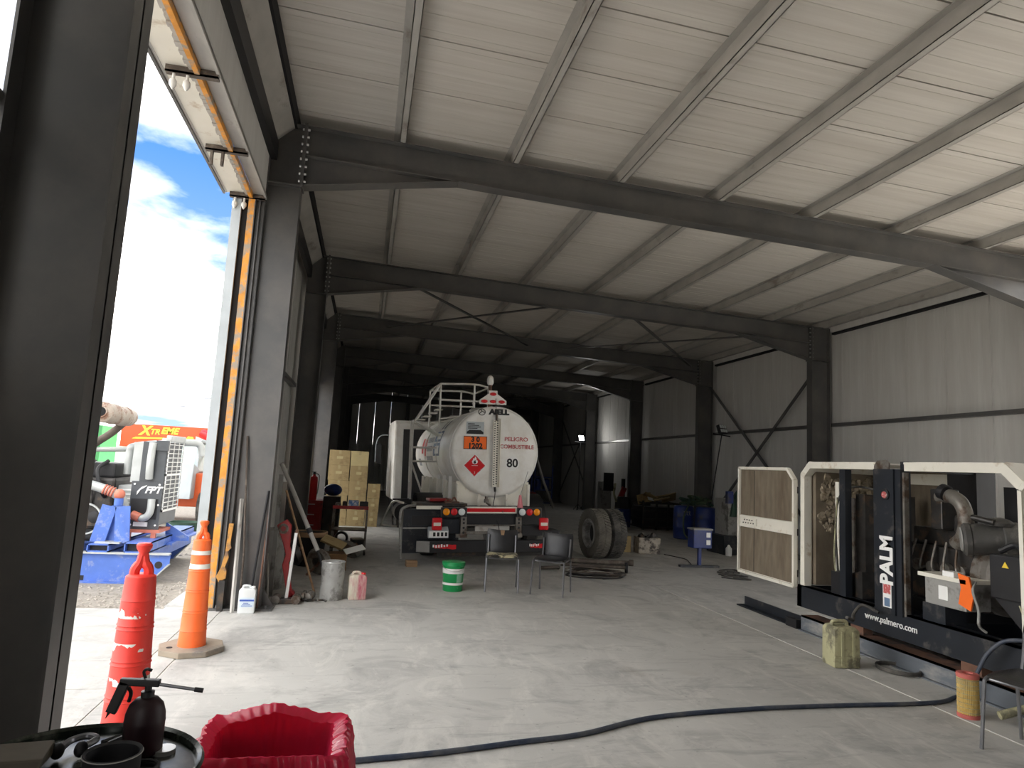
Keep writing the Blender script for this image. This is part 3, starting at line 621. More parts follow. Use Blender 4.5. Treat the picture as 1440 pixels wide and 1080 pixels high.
    MB().tube(smooth_path([(-1.2, 7.4, 2.45), (-1.45, 7.4, 2.42), (-1.56, 7.38, 2.2), (-1.57, 7.38, 1.7)], 5), .018, 6).build('mirror_arm', 'concretegrey', mi)
    MB().cyl((-1.0, 4.9, .5), (-1.0, 5.6, .5), .22, 20).build('air_tank', 'black', T)
    # pink cone on a whip antenna by the right panel
    pc = MB().lathe([(.055, 0), (.05, .01), (.022, .21), (.0, .215)], 14, (.42, Y0+.02, 1.0)).build('pink_cone', mat('pink_plastic', (.72, .22, .25), .5, 0, .08, 8), T)
    MB().cyl((.42, Y0+.02, 1.2), (.55, Y0+.02, 1.62), .005, 6).build('whip', 'greyplastic', pc)
    MB().lathe([(.045, 0), (.045, .05), (.03, .07), (.03, .11)], 12, (-.10, -.10, 1.06)).cyl((-.10, -.1, 1.06), (-.02, -.35, .98), .018, 8).cyl((-.02, -.35, .98), (.12, -.45, .93), .016, 8).build('drain_valve', 'castmetal', T)
tanker()
tag(MB().obox((.86, 11.38, .05), (.18, .14, .10), (0, 0, .1)).build('wood_block', 'wood', None, False, bevel=.006, loc=(.86, 11.38, 0)), 'small wooden chock block under the tanker mud box', 'wood block')
# ------------------------------------------------------------------ open generator set on the right
def generator():
    G = thing('generator_set', 'black and cream generator set with its canopy doors folded open', 'generator', (5.7, 5.9, 0))
    X0, X1 = 5.12, 6.25
    # skid base
    sk = MB().box(X0, X0+.06, 4.05, 7.33, .25, .50).box(X1-.06, X1, 4.05, 7.33, .25, .50).box(X0, X1, 7.25, 7.33, .25, .50).box(X0, X1, 4.05, 4.13, .25, .5).box(X0, X0+.12, 4.05, 7.33, .485, .50).box(X0+.05, X1-.05, 4.1, 7.3, .27, .29).build('skid_base', 'navy', G, False)
    text('web_address', 'www.palmero.com', .088, 'whiteplain', sk, (X0-.003, 5.87, .385), (math.pi/2, 0, -math.pi/2), bold=.001)
    for y in (6.35, 4.98): MB().box(X0+.01, X0+.12, y-.10, y+.10, .17, .25).build('skid_foot', 'rust', G, False)
    # canopy arches: two bays with chamfered corners
    def canopy(ya, yb, ch_far, ch_near):
        pts = []
        top = 1.94
        # far side (larger y) first
        pts = [(ya, .50), (ya, top-.13 if ch_far else top), (ya-(.12 if ch_far else 0), top), (yb+(.14 if ch_near else 0), top), (yb, top-.15 if ch_near else top), (yb, .5)]
        return pts
    def ribbon(name, path, w, x0, x1, m):
        P_ = [Vector(p) for p in path]; ns = []
        for a, b in zip(P_[:-1], P_[1:]):
            dd = (b-a).normalized(); ns.append(Vector((dd.y, -dd.x)))
        inn = []
        for i, p in enumerate(P_):
            if i == 0: n_ = ns[0]
            elif i == len(P_)-1: n_ = ns[-1]
            else:
                n_ = (ns[i-1]+ns[i]).normalized(); n_ = n_/max(.3, n_.dot(ns[i]))
            inn.append(p + n_*w)
        k = len(P_); vs = [(x, *q) for x in (x0, x1) for q in [tuple(v) for v in P_] + [tuple(v) for v in inn]]
        fs = []
        for i in range(k-1): fs += [(i, i+1, k+i+1, k+i), (2*k+i, 3*k+i, 3*k+i+1, 2*k+i+1), (i, 2*k+i, 2*k+i+1, i+1), (k+i, k+i+1, 3*k+i+1, 3*k+i)]
        fs += [(0, k, 3*k, 2*k), (k-1, 3*k-1, 4*k-1, 2*k-1)]
        mb = MB().add(vs, fs)
        return mb.build(name, m, G, False)
    ribbon('canopy_frame', [(7.27, .50), (7.27, 1.80), (7.12, 1.94), (6.06, 1.94)], -.075, X0, X0+.09, 'cream')
    ribbon('canopy_frame', [(5.66, 1.94), (4.60, 1.94), (4.44, 1.79)], -.085, X0, X0+.09, 'cream')
    # roof plates and shaded inner rails
    for a, b in ((6.04, 7.12), (4.60, 5.68)): MB().box(X0+.01, X1, a, b, 1.922, 1.9385).build('canopy_roof', 'cream', G, False)
    MB().prism([(7.27, 1.80), (7.12, 1.945), (7.10, 1.87), (7.21, 1.78)], 'x', X0+.012, X1).build('canopy_chamfer', 'cream', G, False)
    MB().prism([(4.44, 1.79), (4.60, 1.945), (4.63, 1.865), (4.51, 1.77)], 'x', X0+.012, X1).build('canopy_chamfer', 'cream', G, False)
    for a, b in ((6.10, 7.05), (4.55, 5.35)): MB().box(X1-.10, X1-.02, a, b, 1.74, 1.86).build('inner_rail', 'cream', G, False)
    # far end wall lined with foam
    ew = MB().box(X0+.09, X1, 7.22, 7.27, .50, 1.92).build('end_wall', 'cream', G, False)
    MB().box(X0+.12, X1-.04, 7.15, 7.22, .52, 1.88).build('foam_lining', 'foam', ew, False)
    r = random.Random(12); mb = MB()
    for i in range(190):
        xx = X0+.17+r.random()**.8*.7; zz = 1.15+r.random()*.62; mb.ball((xx, 7.14, zz), r.uniform(.02, .055), 7, 5, (1, .35, 1))
    M['torn'] = mat('torn_insulation', (.36, .30, .22), .95, 0, .3, 12, dirt=(.25, .2, .13), dirt_amt=.4, dirt_scale=9)
    mb.jitter(.016, 3).build('torn_insulation', 'torn', ew)['kind'] = 'stuff'
    MB().box(X0+.16, X0+.20, 6.80, 6.86, .58, 1.72).build('inner_post', 'cream', G, False)
    # mid posts
    MB().box(X0+.02, X0+.10, 6.52, 6.61, .50, 1.86).build('door_post', 'navy', G, False)
    cp = MB().box(X0-.02, X0+.10, 5.98, 6.05, .47, 1.87).box(X0-.04, X0+.02, 5.76, 5.98, .47, 1.87).box(X0-.02, X0+.10, 5.69, 5.76, .47, 1.87).build('centre_post', 'navy', G, False)
    MB().box(X0-.002, X0+.05, 5.66, 5.685, .48, 1.84).build('post_seal', 'castmetal', G, False)
    text('maker_letters', 'PALM', .225, 'whiteplain', cp, (X0-.045, 5.85, .98), (math.pi/2, -math.pi/2, -math.pi/2), bold=.009, sx=.86)
    MB().box(X0-.044, X0-.039, 5.80, 5.91, .53, .76).build('origin_sticker', 'whiteplain', cp, False)
    MB().box(X0-.046, X0-.043, 5.81, 5.90, .66, .75).build('sticker_field', 'redprint', cp, False); MB().box(X0-.046, X0-.043, 5.82, 5.89, .54, .62).build('sticker_field', 'navysticker', cp, False)
    lk = MB().lathe([(.055, 0), (.055, .015), (.04, .02), (.0, .02)], 18, p=(X0-.04, 5.86, 1.62), q=(X0-1, 5.86, 1.62)).build('badge', 'blackprint', cp)
    MB().lathe([(.035, 0), (.03, .008), (.0, .01)], 14, p=(X0-.06, 5.855, 1.615), q=(X0-1, 5.855, 1.615)).build('badge_centre', 'redprint', lk)
    lug = MB(); lug.prism([(6.06, 1.85), (6.06, 1.90), (6.02, 1.955), (5.90, 1.965), (5.86, 1.93), (5.86, 1.85)], 'x', X0+.0, X0+.02); lug.cyl((X0-.005, 5.95, 1.925), (X0+.03, 5.95, 1.925), .012, 8); lug.build('lifting_lug', 'castmetal', G, False)
    MB().box(X0+.1, X1-.1, 5.72, 5.82, 1.86, 1.95).build('roof_bridge', 'navy', G, False)
    # open doors
    def door(yh, d, lab):
        # hinge at yh, door runs to yh + d*1.24
        x0, x1 = X0-.05, X0
        def Y(t): return yh + d*t
        out = [(Y(0), .47), (Y(0), 1.72), (Y(.13), 1.85), (Y(1.22), 1.85), (Y(1.22), .47)]
        dr = MB().prism(out, 'x', x0+.02, x1).build('canopy_door', 'cream', G, False)
        mb = MB(); w = .035
        loop = out + [out[0]]
        for a, b in zip(loop[:-1], loop[1:]): mb.bar((x0+.005, *a), (x0+.005, *b), w, w+.01, (1, 0, 0))
        mb.build('door_rim', 'cream', dr, False)
        pz = [(.50, 1.06), (1.22, 1.83)]
        for z0, z1 in pz:
            poly = [(Y(.04), z0), (Y(.04), min(z1, 1.70)), (Y(.14 if z1 > 1.5 else .04), z1), (Y(1.19), z1), (Y(1.19), z0)]
            MB().prism(poly, 'x', x0+.004, x0+.022).build('foam_panel', 'foam', dr, False)
            ym = Y(.86); MB().box(x0+.002, x0+.005, ym-.004, ym+.004, z0+.01, z1-.01).build('foam_seam', 'blackmatte', dr, False)
        mb = MB().box(x0-.004, x0+.02, Y(.03), Y(1.2), 1.065, 1.095).box(x0-.004, x0+.02, Y(.03), Y(1.2), 1.185, 1.215).box(x0+.006, x0+.02, Y(.03), Y(1.2), 1.09, 1.19).box(x0-.004, x0+.01, Y(.80), Y(.84), 1.09, 1.19)
        mb.build('latch_channel', 'cream', dr, False)
        mb = MB(); rr = random.Random(4)
        for i in range(9): yy = Y(.88+.03*i); mb.cyl((x0+.006, yy, 1.12+.04*(i % 2)), (x0-.004, yy, 1.12+.04*(i % 2)), .008, 6)
        mb.build('rivets', 'darkmetal', dr)['kind'] = 'stuff'
        for z in (.62, 1.1, 1.6): MB().cyl((X0-.01, yh, z-.04), (X0-.01, yh, z+.04), .016, 8).build('hinge', 'darkmetal', dr)
    door(7.32, 1, ''); door(4.42, -1, '')
    # radiator with fan ring, seen in the left opening
    rad = MB().box(X0+.22, X0+.86, 6.46, 6.60, .62, 1.60).build('radiator', 'darkmetal', G, False)
    MB().box(X0+.20, X0+.23, 6.60, 6.68, .70, 1.45).box(X0+.20, X0+.86, 6.60, 6.68, 1.45, 1.55).build('radiator_shroud', 'castmetal', rad, False)
    MB().lathe([(.30, 0), (.33, 0), (.33, .05), (.30, .05)], 30, p=(X0+.55, 6.60, 1.1), q=(X0+.55, 8, 1.1), caps=False).build('fan_ring', 'castmetal', rad)
    for i in range(6):
        a = i*math.pi/3; MB().obox((X0+.55+.15*math.cos(a), 6.63, 1.1+.15*math.sin(a)), (.26, .015, .10), (.5, -a, 0)).build('fan_blade', 'castmetal', rad, False)
    MB().tube(smooth_path([(X0+.12, 6.76, .62), (X0+.10, 6.78, 1.2), (X0+.12, 6.74, 1.55), (X0+.25, 6.64, 1.68), (X0+.35, 6.2, 1.62)], 6), .012, 8).build('overflow_hose', 'rubber', G)
    MB().tube(smooth_path([(X0+.06, 6.72, .68), (X0+.05, 6.74, .95), (X0+.07, 6.71, 1.55)], 6), .007, 6).build('thin_hose', 'khaki', G)
    MB().prism([(6.68, .5), (6.43, .5), (6.43, .78), (6.62, .74)], 'x', X0+.15, X0+.4).build('radiator_bracket', 'darkmetal', G, False)
    M['filterblack'] = mat('dusty_black_plastic', (.06, .058, .055), .5, 0, .25, 6, dirt=(.14, .13, .12), dirt_amt=.35, dirt_scale=5)
    # engine block in the middle
    en = MB().box(X0+.35, X0+.85, 5.15, 6.05, .62, 1.15).box(X0+.40, X0+.80, 5.25, 6.0, 1.15, 1.32).build('engine_block', 'darkmetal', G, False, bevel=.02)
    MB().box(X0+.28, X0+.86, 5.3, 6.0, .5, .64).build('oil_pan', 'black', G, False, bevel=.02)
    for i in range(4): MB().cyl((X0+.30, 5.35+i*.17, .95), (X0+.36, 5.35+i*.17, .95), .055, 12).build('core_plug', 'castmetal', en)
    for i in range(5): MB().tube(smooth_path([(X0+.34, 5.3+i*.15, .8+.05*i), (X0+.26, 5.35+i*.14, .95), (X0+.33, 5.4+i*.12, 1.2)], 5), .012, 6).build('fuel_line', 'castmetal', en)
    MB().tube(smooth_path([(X0+.30, 5.55, 1.62), (X0+.28, 5.42, 1.64), (X0+.26, 5.28, 1.58), (X0+.26, 5.23, 1.44), (X0+.28, 5.28, 1.28), (X0+.30, 5.38, 1.20)], 6), .065, 14).build('intake_pipe', 'castmetal', G)
    MB().box(X0+.25, X0+.45, 5.48, 5.62, 1.32, 1.70).build('intake_box', 'darkmetal', G, False, bevel=.015)
    MB().cyl((X0+.26, 5.43, 1.66), (X0+.26, 5.49, 1.68), .075, 14).build('pipe_clamp', 'black', G)
    af = MB().lathe([(.02, 0), (.13, 0), (.15, .02), (.15, .06), (.14, .07), (.14, .30), (.15, .31), (.15, .42), (.10, .46), (.03, .47)], 28, p=(X0+.22, 5.24, 1.26), q=(X0+.62, 4.92, 1.30)).build('air_filter', M['filterblack'], G)
    M['greyplastic2'] = M['greyplastic']
    MB().lathe([(.11, 0), (.105, -.012), (.03, -.014)], 20, p=(X0+.218, 5.242, 1.26), q=(X0+.6, 4.925, 1.30)).build('filter_lid', 'greyplastic', af)
    MB().lathe([(.11, 0), (.12, .03), (.08, .06), (.02, .075)], 18, (X0+.42, 5.05, 1.40)).build('rain_cap', M['filterblack'], G)
    MB().tube(smooth_path([(X0+.28, 5.34, 1.32), (X0+.25, 5.30, 1.45), (X0+.27, 5.18, 1.46), (X0+.32, 5.0, 1.43)], 5), .028, 10).build('breather_pipe', 'darkmetal', G)
    # flywheel housing, alternator, control box
    MB().lathe([(.10, 0), (.33, 0), (.33, .10), (.30, .13), (.30, .22), (.22, .40), (.05, .42)], 32, p=(X0+.58, 5.20, .93), q=(X0+.58, 4.2, .93)).build('flywheel_housing', 'castmetal', G)
    MB().lathe([(.28, 0), (.28, .45), (.2, .48), (.02, .48)], 28, p=(X0+.58, 4.86, .93), q=(X0+.58, 4.2, .93)).build('alternator', 'castmetal', G)
    cb = MB().box(X0+.10, X0+.55, 4.30, 4.86, .82, 1.18).build('control_box', 'black', G, False, bevel=.012)
    MB().prism([(4.86, .82), (4.30, .82), (4.40, .60), (4.62, .60)], 'x', X0+.14, X0+.5).build('control_box_foot', 'black', cb, False)
    MB().prism([(4.74, 1.08), (4.68, 1.08), (4.71, 1.13)], 'x', X0+.094, X0+.098).build('hazard_label', mat('yellow_print', (.85, .6, .05), .5), cb, False)
    for i in range(14): MB().box(X0+.092, X0+.10, 4.36, 4.50, .80+i*.024, .812+i*.024).build('vent_slat', 'khaki', cb, False)
    MB().tube(smooth_path([(X0+.2, 4.85, 1.2), (X0+.25, 4.75, 1.26), (X0+.22, 4.6, 1.22), (X0+.3, 4.5, 1.3), (X0+.35, 4.4, 1.2)], 6), .025, 8).build('cable_loop', 'black', G)
    MB().lathe([(.05, 0), (.05, .05), (.025, .08), (.025, .1)], 12, (X0+.25, 4.55, 1.18)).build('oil_cap', 'castmetal', G)
    # battery tray with battery
    bt = MB().box(X0+.02, X0+.28, 5.02, 5.46, .66, .90).build('battery', 'greyplastic', G, False, bevel=.01)
    MB().box(X0+.0, X0+.30, 5.0, 5.52, .895, .93).build('battery_clamp', 'cream', bt, False)
    MB().box(X0+.02, X0+.12, 5.14, 5.26, .93, .975).build('terminal_cover', 'whiteplain', bt, False)
    MB().prism([(5.08, .72), (4.96, .68), (4.93, .80), (4.97, .96), (5.08, .98), (5.05, .86)], 'x', X0+.0, X0+.016).build('orange_tag', 'orangeplate', bt, False)
    MB().box(X0+.012, X0+.02, 5.20, 5.30, .72, .84).build('battery_label', 'whiteplain', bt, False)
    MB().box(X0+.03, X0+.26, 5.25, 5.50, .50, .66).build('battery_stand', 'navy', G, False)
    MB().box(X0+.04, X0+.24, 6.62, 6.78, .50, .74).build('fuel_filter_box', 'black', G, False)
    MB().prism([(6.66, .5), (6.60, .5), (6.62, .64), (6.66, .62)], 'x', X0+.06, X0+.09).build('funnel', 'orangeplate', G, False)
    MB().tube(smooth_path([(X0+.08, 4.98, .92), (X0+.0, 4.93, .85), (X0+.02, 4.90, .7), (X0+.0, 4.88, .58), (X0+.05, 4.86, .53)], 6), .012, 6).build('grey_cable', 'greyplastic', G)
    MB().tube([(X0+.1, 4.6, .8), (X0+.06, 4.45, .52)], .006, 6).build('thin_cable', 'khaki', G)
    # inner uprights on the far side
    MB().box(X1-.3, X1-.05, 5.00, 5.36, .5, 1.75).build('rear_upright', 'black', G, False)
    MB().box(X1-.25, X1-.05, 4.40, 4.62, .5, 1.62).build('rear_upright', 'black', G, False)
    MB().box(X1-.25, X1-.02, 5.7, 6.05, .5, 1.9).build('rear_upright', 'black', G, False)
    MB().box(X1-.03, X1, 6.2, 7.2, .5, 1.9).build('rear_door', 'foam', G, False)
    # exhaust stack silencer behind centre post
    # blue hose entering the base at the right
    return G
generator()
hp = smooth_path([(5.06, 5.95, .46), (5.00, 6.10, .50), (4.90, 6.10, .42), (4.80, 5.99, .38), (4.72, 5.92, .40), (4.63, 5.86, .43)], 6)
tag(MB().tube(hp, .016, 8).build('fuel_hose', 'rubber', None), 'black fuel hose drooping from the generator into the khaki jerrycan', 'hose')
# beam the generator stands on
bm_ = thing('support_beam', 'blue and rust-brown steel beam lying under the generator', 'beam', (5.2, 5.7, 0))
M['beamblue'] = mat('worn_blue_beam', (.12, .135, .155), .55, 0, .2, 3, dirt=(.30, .29, .27), dirt_amt=.4, dirt_scale=3, stretch=(1, .4, 1))
MB().box(5.08, 5.10, 3.9, 7.20, .012, .17).build('web', 'beamblue', bm_, False)
MB().box(5.08, 5.30, 3.9, 7.20, .15, .17).build('top_flange', 'rust', bm_, False); MB().box(5.04, 5.22, 3.9, 7.20, 0, .012).build('bottom_flange', 'beamblue', bm_, False)
b2 = thing('support_beam', 'rusty steel beam on the far side under the generator', 'beam', (6.1, 5.7, 0))
MB().box(6.05, 6.07, 3.9, 7.2, 0, .17).build('web', 'rust', b2, False); MB().box(5.97, 6.15, 3.9, 7.2, .15, .17).build('top_flange', 'rust', b2, False)
# dark angle bars below the folded door
ab = thing('steel_angle', 'dark steel angle lying on the floor below the folded generator door', 'steel angle', (5.25, 8.0, 0))
MB().box(5.08, 5.22, 7.25, 8.6, 0, .015).box(5.20, 5.22, 7.25, 8.6, 0, .12).build('angle', 'navy', ab, False)
MB().box(5.05, 5.12, 7.25, 7.45, .0, .10).build('angle_cleat', 'black', ab, False)
M['oldsteel'] = mat('old_brown_steel', (.105, .085, .07), .65, .3, .25, 8, dirt=(.20, .17, .14), dirt_amt=.3, dirt_scale=7)
M['dentedtin'] = mat('stained_grey_rim', (.32, .31, .29), .6, .2, .15, 5, dirt=(.16, .15, .14), dirt_amt=.42, dirt_scale=6)
# ------------------------------------------------------------------ traffic channelizers
def wornmat(name, col, bands):
    m = mat(name, col, .5, 0, .08, 5, dirt=tuple(c*.72 for c in col), dirt_amt=.2, dirt_scale=7)
    nt = m.node_tree; N = nt.nodes; L = nt.links; b = N['Principled BSDF']; cur = b.inputs['Base Color'].links[0].from_socket
    tc = N.new('ShaderNodeTexCoord'); sp = N.new('ShaderNodeSeparateXYZ'); L.new(tc.outputs['Object'], sp.inputs[0])
    no = N.new('ShaderNodeTexNoise'); L.new(tc.outputs['Object'], no.inputs['Vector']); no.inputs['Scale'].default_value = 13; no.inputs['Detail'].default_value = 3
    for z0, z1, thr in bands:
        a = N.new('ShaderNodeMath'); a.operation = 'GREATER_THAN'; L.new(sp.outputs[2], a.inputs[0]); a.inputs[1].default_value = z0
        c = N.new('ShaderNodeMath'); c.operation = 'LESS_THAN'; L.new(sp.outputs[2], c.inputs[0]); c.inputs[1].default_value = z1
        d = N.new('ShaderNodeMath'); d.operation = 'GREATER_THAN'; L.new(no.outputs[0], d.inputs[0]); d.inputs[1].default_value = thr
        e = N.new('ShaderNodeMath'); e.operation = 'MULTIPLY'; L.new(a.outputs[0], e.inputs[0]); L.new(c.outputs[0], e.inputs[1])
        f = N.new('ShaderNodeMath'); f.operation = 'MULTIPLY'; L.new(e.outputs[0], f.inputs[0]); L.new(d.outputs[0], f.inputs[1])
        x = N.new('ShaderNodeMixRGB'); L.new(f.outputs[0], x.inputs[0]); L.new(cur, x.inputs[1]); x.inputs[2].default_value = (.72, .70, .64, 1); cur = x.outputs[0]
    L.new(cur, b.inputs['Base Color']); return m
def channelizer(label, loc, col, bands, base, s=1.0):
    T = thing('traffic_post', label, 'traffic post', loc, local=True, group='rubber traffic posts at the doorway')
    m = wornmat('worn_' + ('orange' if base else 'red') + '_rubber', col, bands)
    prof = [(.112, .045)]
    for z in (.17, .32, .34, .49, .51, .66, .68, .80): prof += [(.112-.040*(z/.92), z), (.116-.040*(z/.92), z+.004), (.112-.040*((z+.012)/.92), z+.012)]
    prof += [(.072, .905), (.070, .92), (.055, .93)]
    body = MB().lathe(prof, 32).build('post_body', m, T)
    h = MB()
    # looped handle: two straps rising to a flat top knob
    for sx in (-1, 1): h.tube(smooth_path([(sx*.034, 0, .92), (sx*.030, 0, .955), (sx*.014, 0, .985), (sx*.004, 0, 1.03)], 5), [.024]*10+[.020]*6, 8)
    h.lathe([(.02, 1.02), (.022, 1.035), (.036, 1.06), (.038, 1.075), (.03, 1.085), (.0, 1.087)], 16)
    h.build('handle', m, T)
    if base:
        pl = MB(); n = 8; pts = [(.27*math.cos(math.pi/8+i*math.pi/4), .27*math.sin(math.pi/8+i*math.pi/4)) for i in range(n)]
        pl.prism(pts, 'z', .0, .048); pl.build('base_plate', mat('recycled_rubber_base', (.30, .25, .19), .8, 0, .15, 6, dirt=(.16, .15, .14), dirt_amt=.3), T, False, bevel=.008)
        MB().cyl((-.17, -.05, .048), (-.17, -.05, .05), .025, 12).build('drain_hole', 'blackmatte', T)
    else:
        MB().lathe([(.10, .0), (.125, .0), (.125, .045), (.112, .05)], 24).build('base_ring', m, T)
    T.scale = (s, s, s*1.0); T.rotation_euler = (0, 0, .25)
channelizer('orange rubber traffic post with two white bands on a flat base', (-1.32, 6.38, 0), (.86, .14, .025), [(.685, .725, .30), (.80, .835, .30)], True)
channelizer('red rubber traffic post with worn white patches, nearest the doorway column', (-1.155, 4.15, 0), (.80, .045, .03), [(.72, .765, .50), (.56, .60, .55), (.40, .435, .56)], False, 1.07)
# ------------------------------------------------------------------ foreground oil drum and what lies on it
DX, DY, DZ = -.64, 1.95, .885
D = thing('oil_drum', 'dark oily steel drum used as a stand beside the red bin', 'drum', (DX, DY, 0), local=True)
M['oily'] = mat('oily_green_black_steel', (.022, .028, .022), .22, .3, .5, 7, dirt=(.10, .11, .09), dirt_amt=.32, dirt_scale=9)
MB().lathe([(.27, 0), (.285, .01), (.285, .28), (.295, .30), (.285, .32), (.285, .56), (.295, .58), (.285, .60), (.285, .87), (.292, .885), (.285, .892), (.275, .885), (.272, .868), (.0, .868)], 48).build('drum_body', 'oily', D)
MB().lathe([(.0, 0), (.268, 0), (.268, .003), (.0, .003)], 48, (0, 0, .868)).build('drum_lid', 'oily', D)
MB().lathe([(.03, 0), (.03, .012), (.0, .012)], 16, (.17, .12, .871)).build('bung', 'silver', D)
TZ = .872
O = thing('oil_can', 'dark red pump oil can with trigger and long spout on the drum', 'oil can', (-.525, 2.07, TZ+.003), local=True)
M['darkred'] = mat('dark_oily_red', (.02, .004, .007), .5, 0, .3, 9)
MB().lathe([(.047, 0), (.05, .005), (.05, .075), (.051, .08), (.05, .085), (.049, .10), (.042, .122), (.028, .137), (.014, .142), (.0, .142)], 28).build('can_body', 'darkred', O)
MB().lathe([(.017, .14), (.017, .155), (.009, .157), (.009, .185), (.0, .185)], 14).build('pump_neck', 'black', O)
hd = MB(); hd.obox((-.022, 0, .178), (.10, .02, .018), (0, .05, 0)); hd.obox((-.072, 0, .142), (.026, .02, .085), (0, .33, 0)); hd.prism([(-.094, .104), (-.084, .104), (-.098, .085)], 'y', -.006, .006); hd.build('pistol_grip', 'black', O, False, bevel=.003)
MB().tube(smooth_path([(-.01, 0, .188), (-.016, 0, .205), (-.008, 0, .212), (.004, 0, .208)], 5), .004, 6).build('grip_hook', 'black', O)
MB().tube(smooth_path([(-.05, 0, .165), (-.042, 0, .15), (-.045, 0, .128)], 4), .005, 6).build('trigger', 'black', O)
sp_ = MB().cyl((0, 0, .176), (.125, -.005, .158), .0045, 8).build('spout', 'gun', O); MB().cyl((.118, -.005, .159), (.14, -.005, .156), .0065, 8).build('nozzle', 'black', sp_)
TN = thing('tin_cup', 'black sticky open tin standing on the oil drum', 'tin', (-.525, 1.83, TZ), local=True)
MB().lathe([(.058, 0), (.06, .005), (.061, .09), (.064, .095), (.062, .1), (.056, .095), (.055, .03), (.0, .03)], 32).build('tin_body', 'blackprint', TN); MB().lathe([(.0565, .094), (.063, .0975), (.0645, .0955)], 32, caps=False).build('tin_rim', 'greyplastic', TN)
SH = thing('shackle', 'small black steel bow shackle with round ends on the drum', 'shackle', (-.675, 2.08, TZ+.002), local=True)
MB().tube(smooth_path([(-.04, -.03, .02), (-.035, .02, .022), (-.005, .045, .024), (.025, .03, .022), (.01, -.02, .02)], 6), .009, 8).build('bow', 'gun', SH)
for x, y in ((-.042, -.04), (.01, -.032)): MB().ball((x, y, .02), .02, 12, 8, (.8, 1, 1)).build('pin_end', 'blackprint', SH)
WR = MB().tube(smooth_path([(-.62, 2.11, TZ+.01), (-.59, 2.14, TZ+.014), (-.55, 2.155, TZ+.01), (-.60, 2.16, TZ+.01), (-.64, 2.125, TZ+.008)], 6), .007, 6)
tag(WR.build('rag_strip', 'blackprint', None), 'twisted black oily rag strip at the drum edge', 'rag')
tag(MB().tube([(-.47+.03*math.cos(t*.55), 1.90+.026*math.sin(t*.55), TZ+.006+.0009*t) for t in range(40)], .004, 6).build('wire_coil', 'blackprint', None), 'little coil of black wire lying on the drum', 'wire')
tag(MB().tube(smooth_path([(-.62, 1.93, TZ+.004), (-.60, 1.98, TZ+.004), (-.57, 1.97, TZ+.02), (-.585, 1.92, TZ+.015), (-.61, 1.9, TZ+.004)], 6), .004, 6).build('cable_tie', 'blackprint', None), 'thin looped black cable tie between shackle and tin', 'cable tie')
CBd = MB().obox((-.815, 1.97, TZ+.036), (.20, .13, .03), (0, 0, .12)).jitter(.004, 2)
tag(CBd.build('wood_offcut', mat('grimy_wood', (.16, .14, .11), .85, 0, .25, 5, dirt=(.07, .06, .05), dirt_amt=.35), None, False, bevel=.006), 'grimy flat wooden offcut on the drum by the column', 'wood offcut')
# ------------------------------------------------------------------ red bag in a bin
B = thing('waste_bin', 'rectangular bin lined with a crumpled red plastic bag', 'bin', (-.25, 2.76, 0), local=True)
MB().box(-.222, .222, -.172, .172, 0, .02).box(-.228, -.220, -.178, .178, 0, .60).box(.220, .228, -.178, .178, 0, .60).box(-.228, .228, -.178, -.170, 0, .60).box(-.228, .228, .170, .178, 0, .60).build('bin_body', 'greyplastic', B, False)
def rr(t, hx, hy, rad):
    # rounded rectangle perimeter point for t in 0..1
    segs = [('l', 2*(hx-rad)), ('a', math.pi/2*rad), ('l', 2*(hy-rad)), ('a', math.pi/2*rad)]*2; tot = sum(s for _, s in segs); d = t*tot; x, y, a = -(hx-rad), -hy, 0.0
    for k, ln in segs:
        q = min(d, ln)
        if k == 'l': x += math.cos(a)*q; y += math.sin(a)*q
        else:
            cx_, cy_ = x-math.sin(a)*rad, y+math.cos(a)*rad; b = a+q/rad; x, y = cx_+math.sin(b)*rad, cy_-math.cos(b)*rad; a = b
        d -= q
        if d <= 1e-9: break
    return x, y
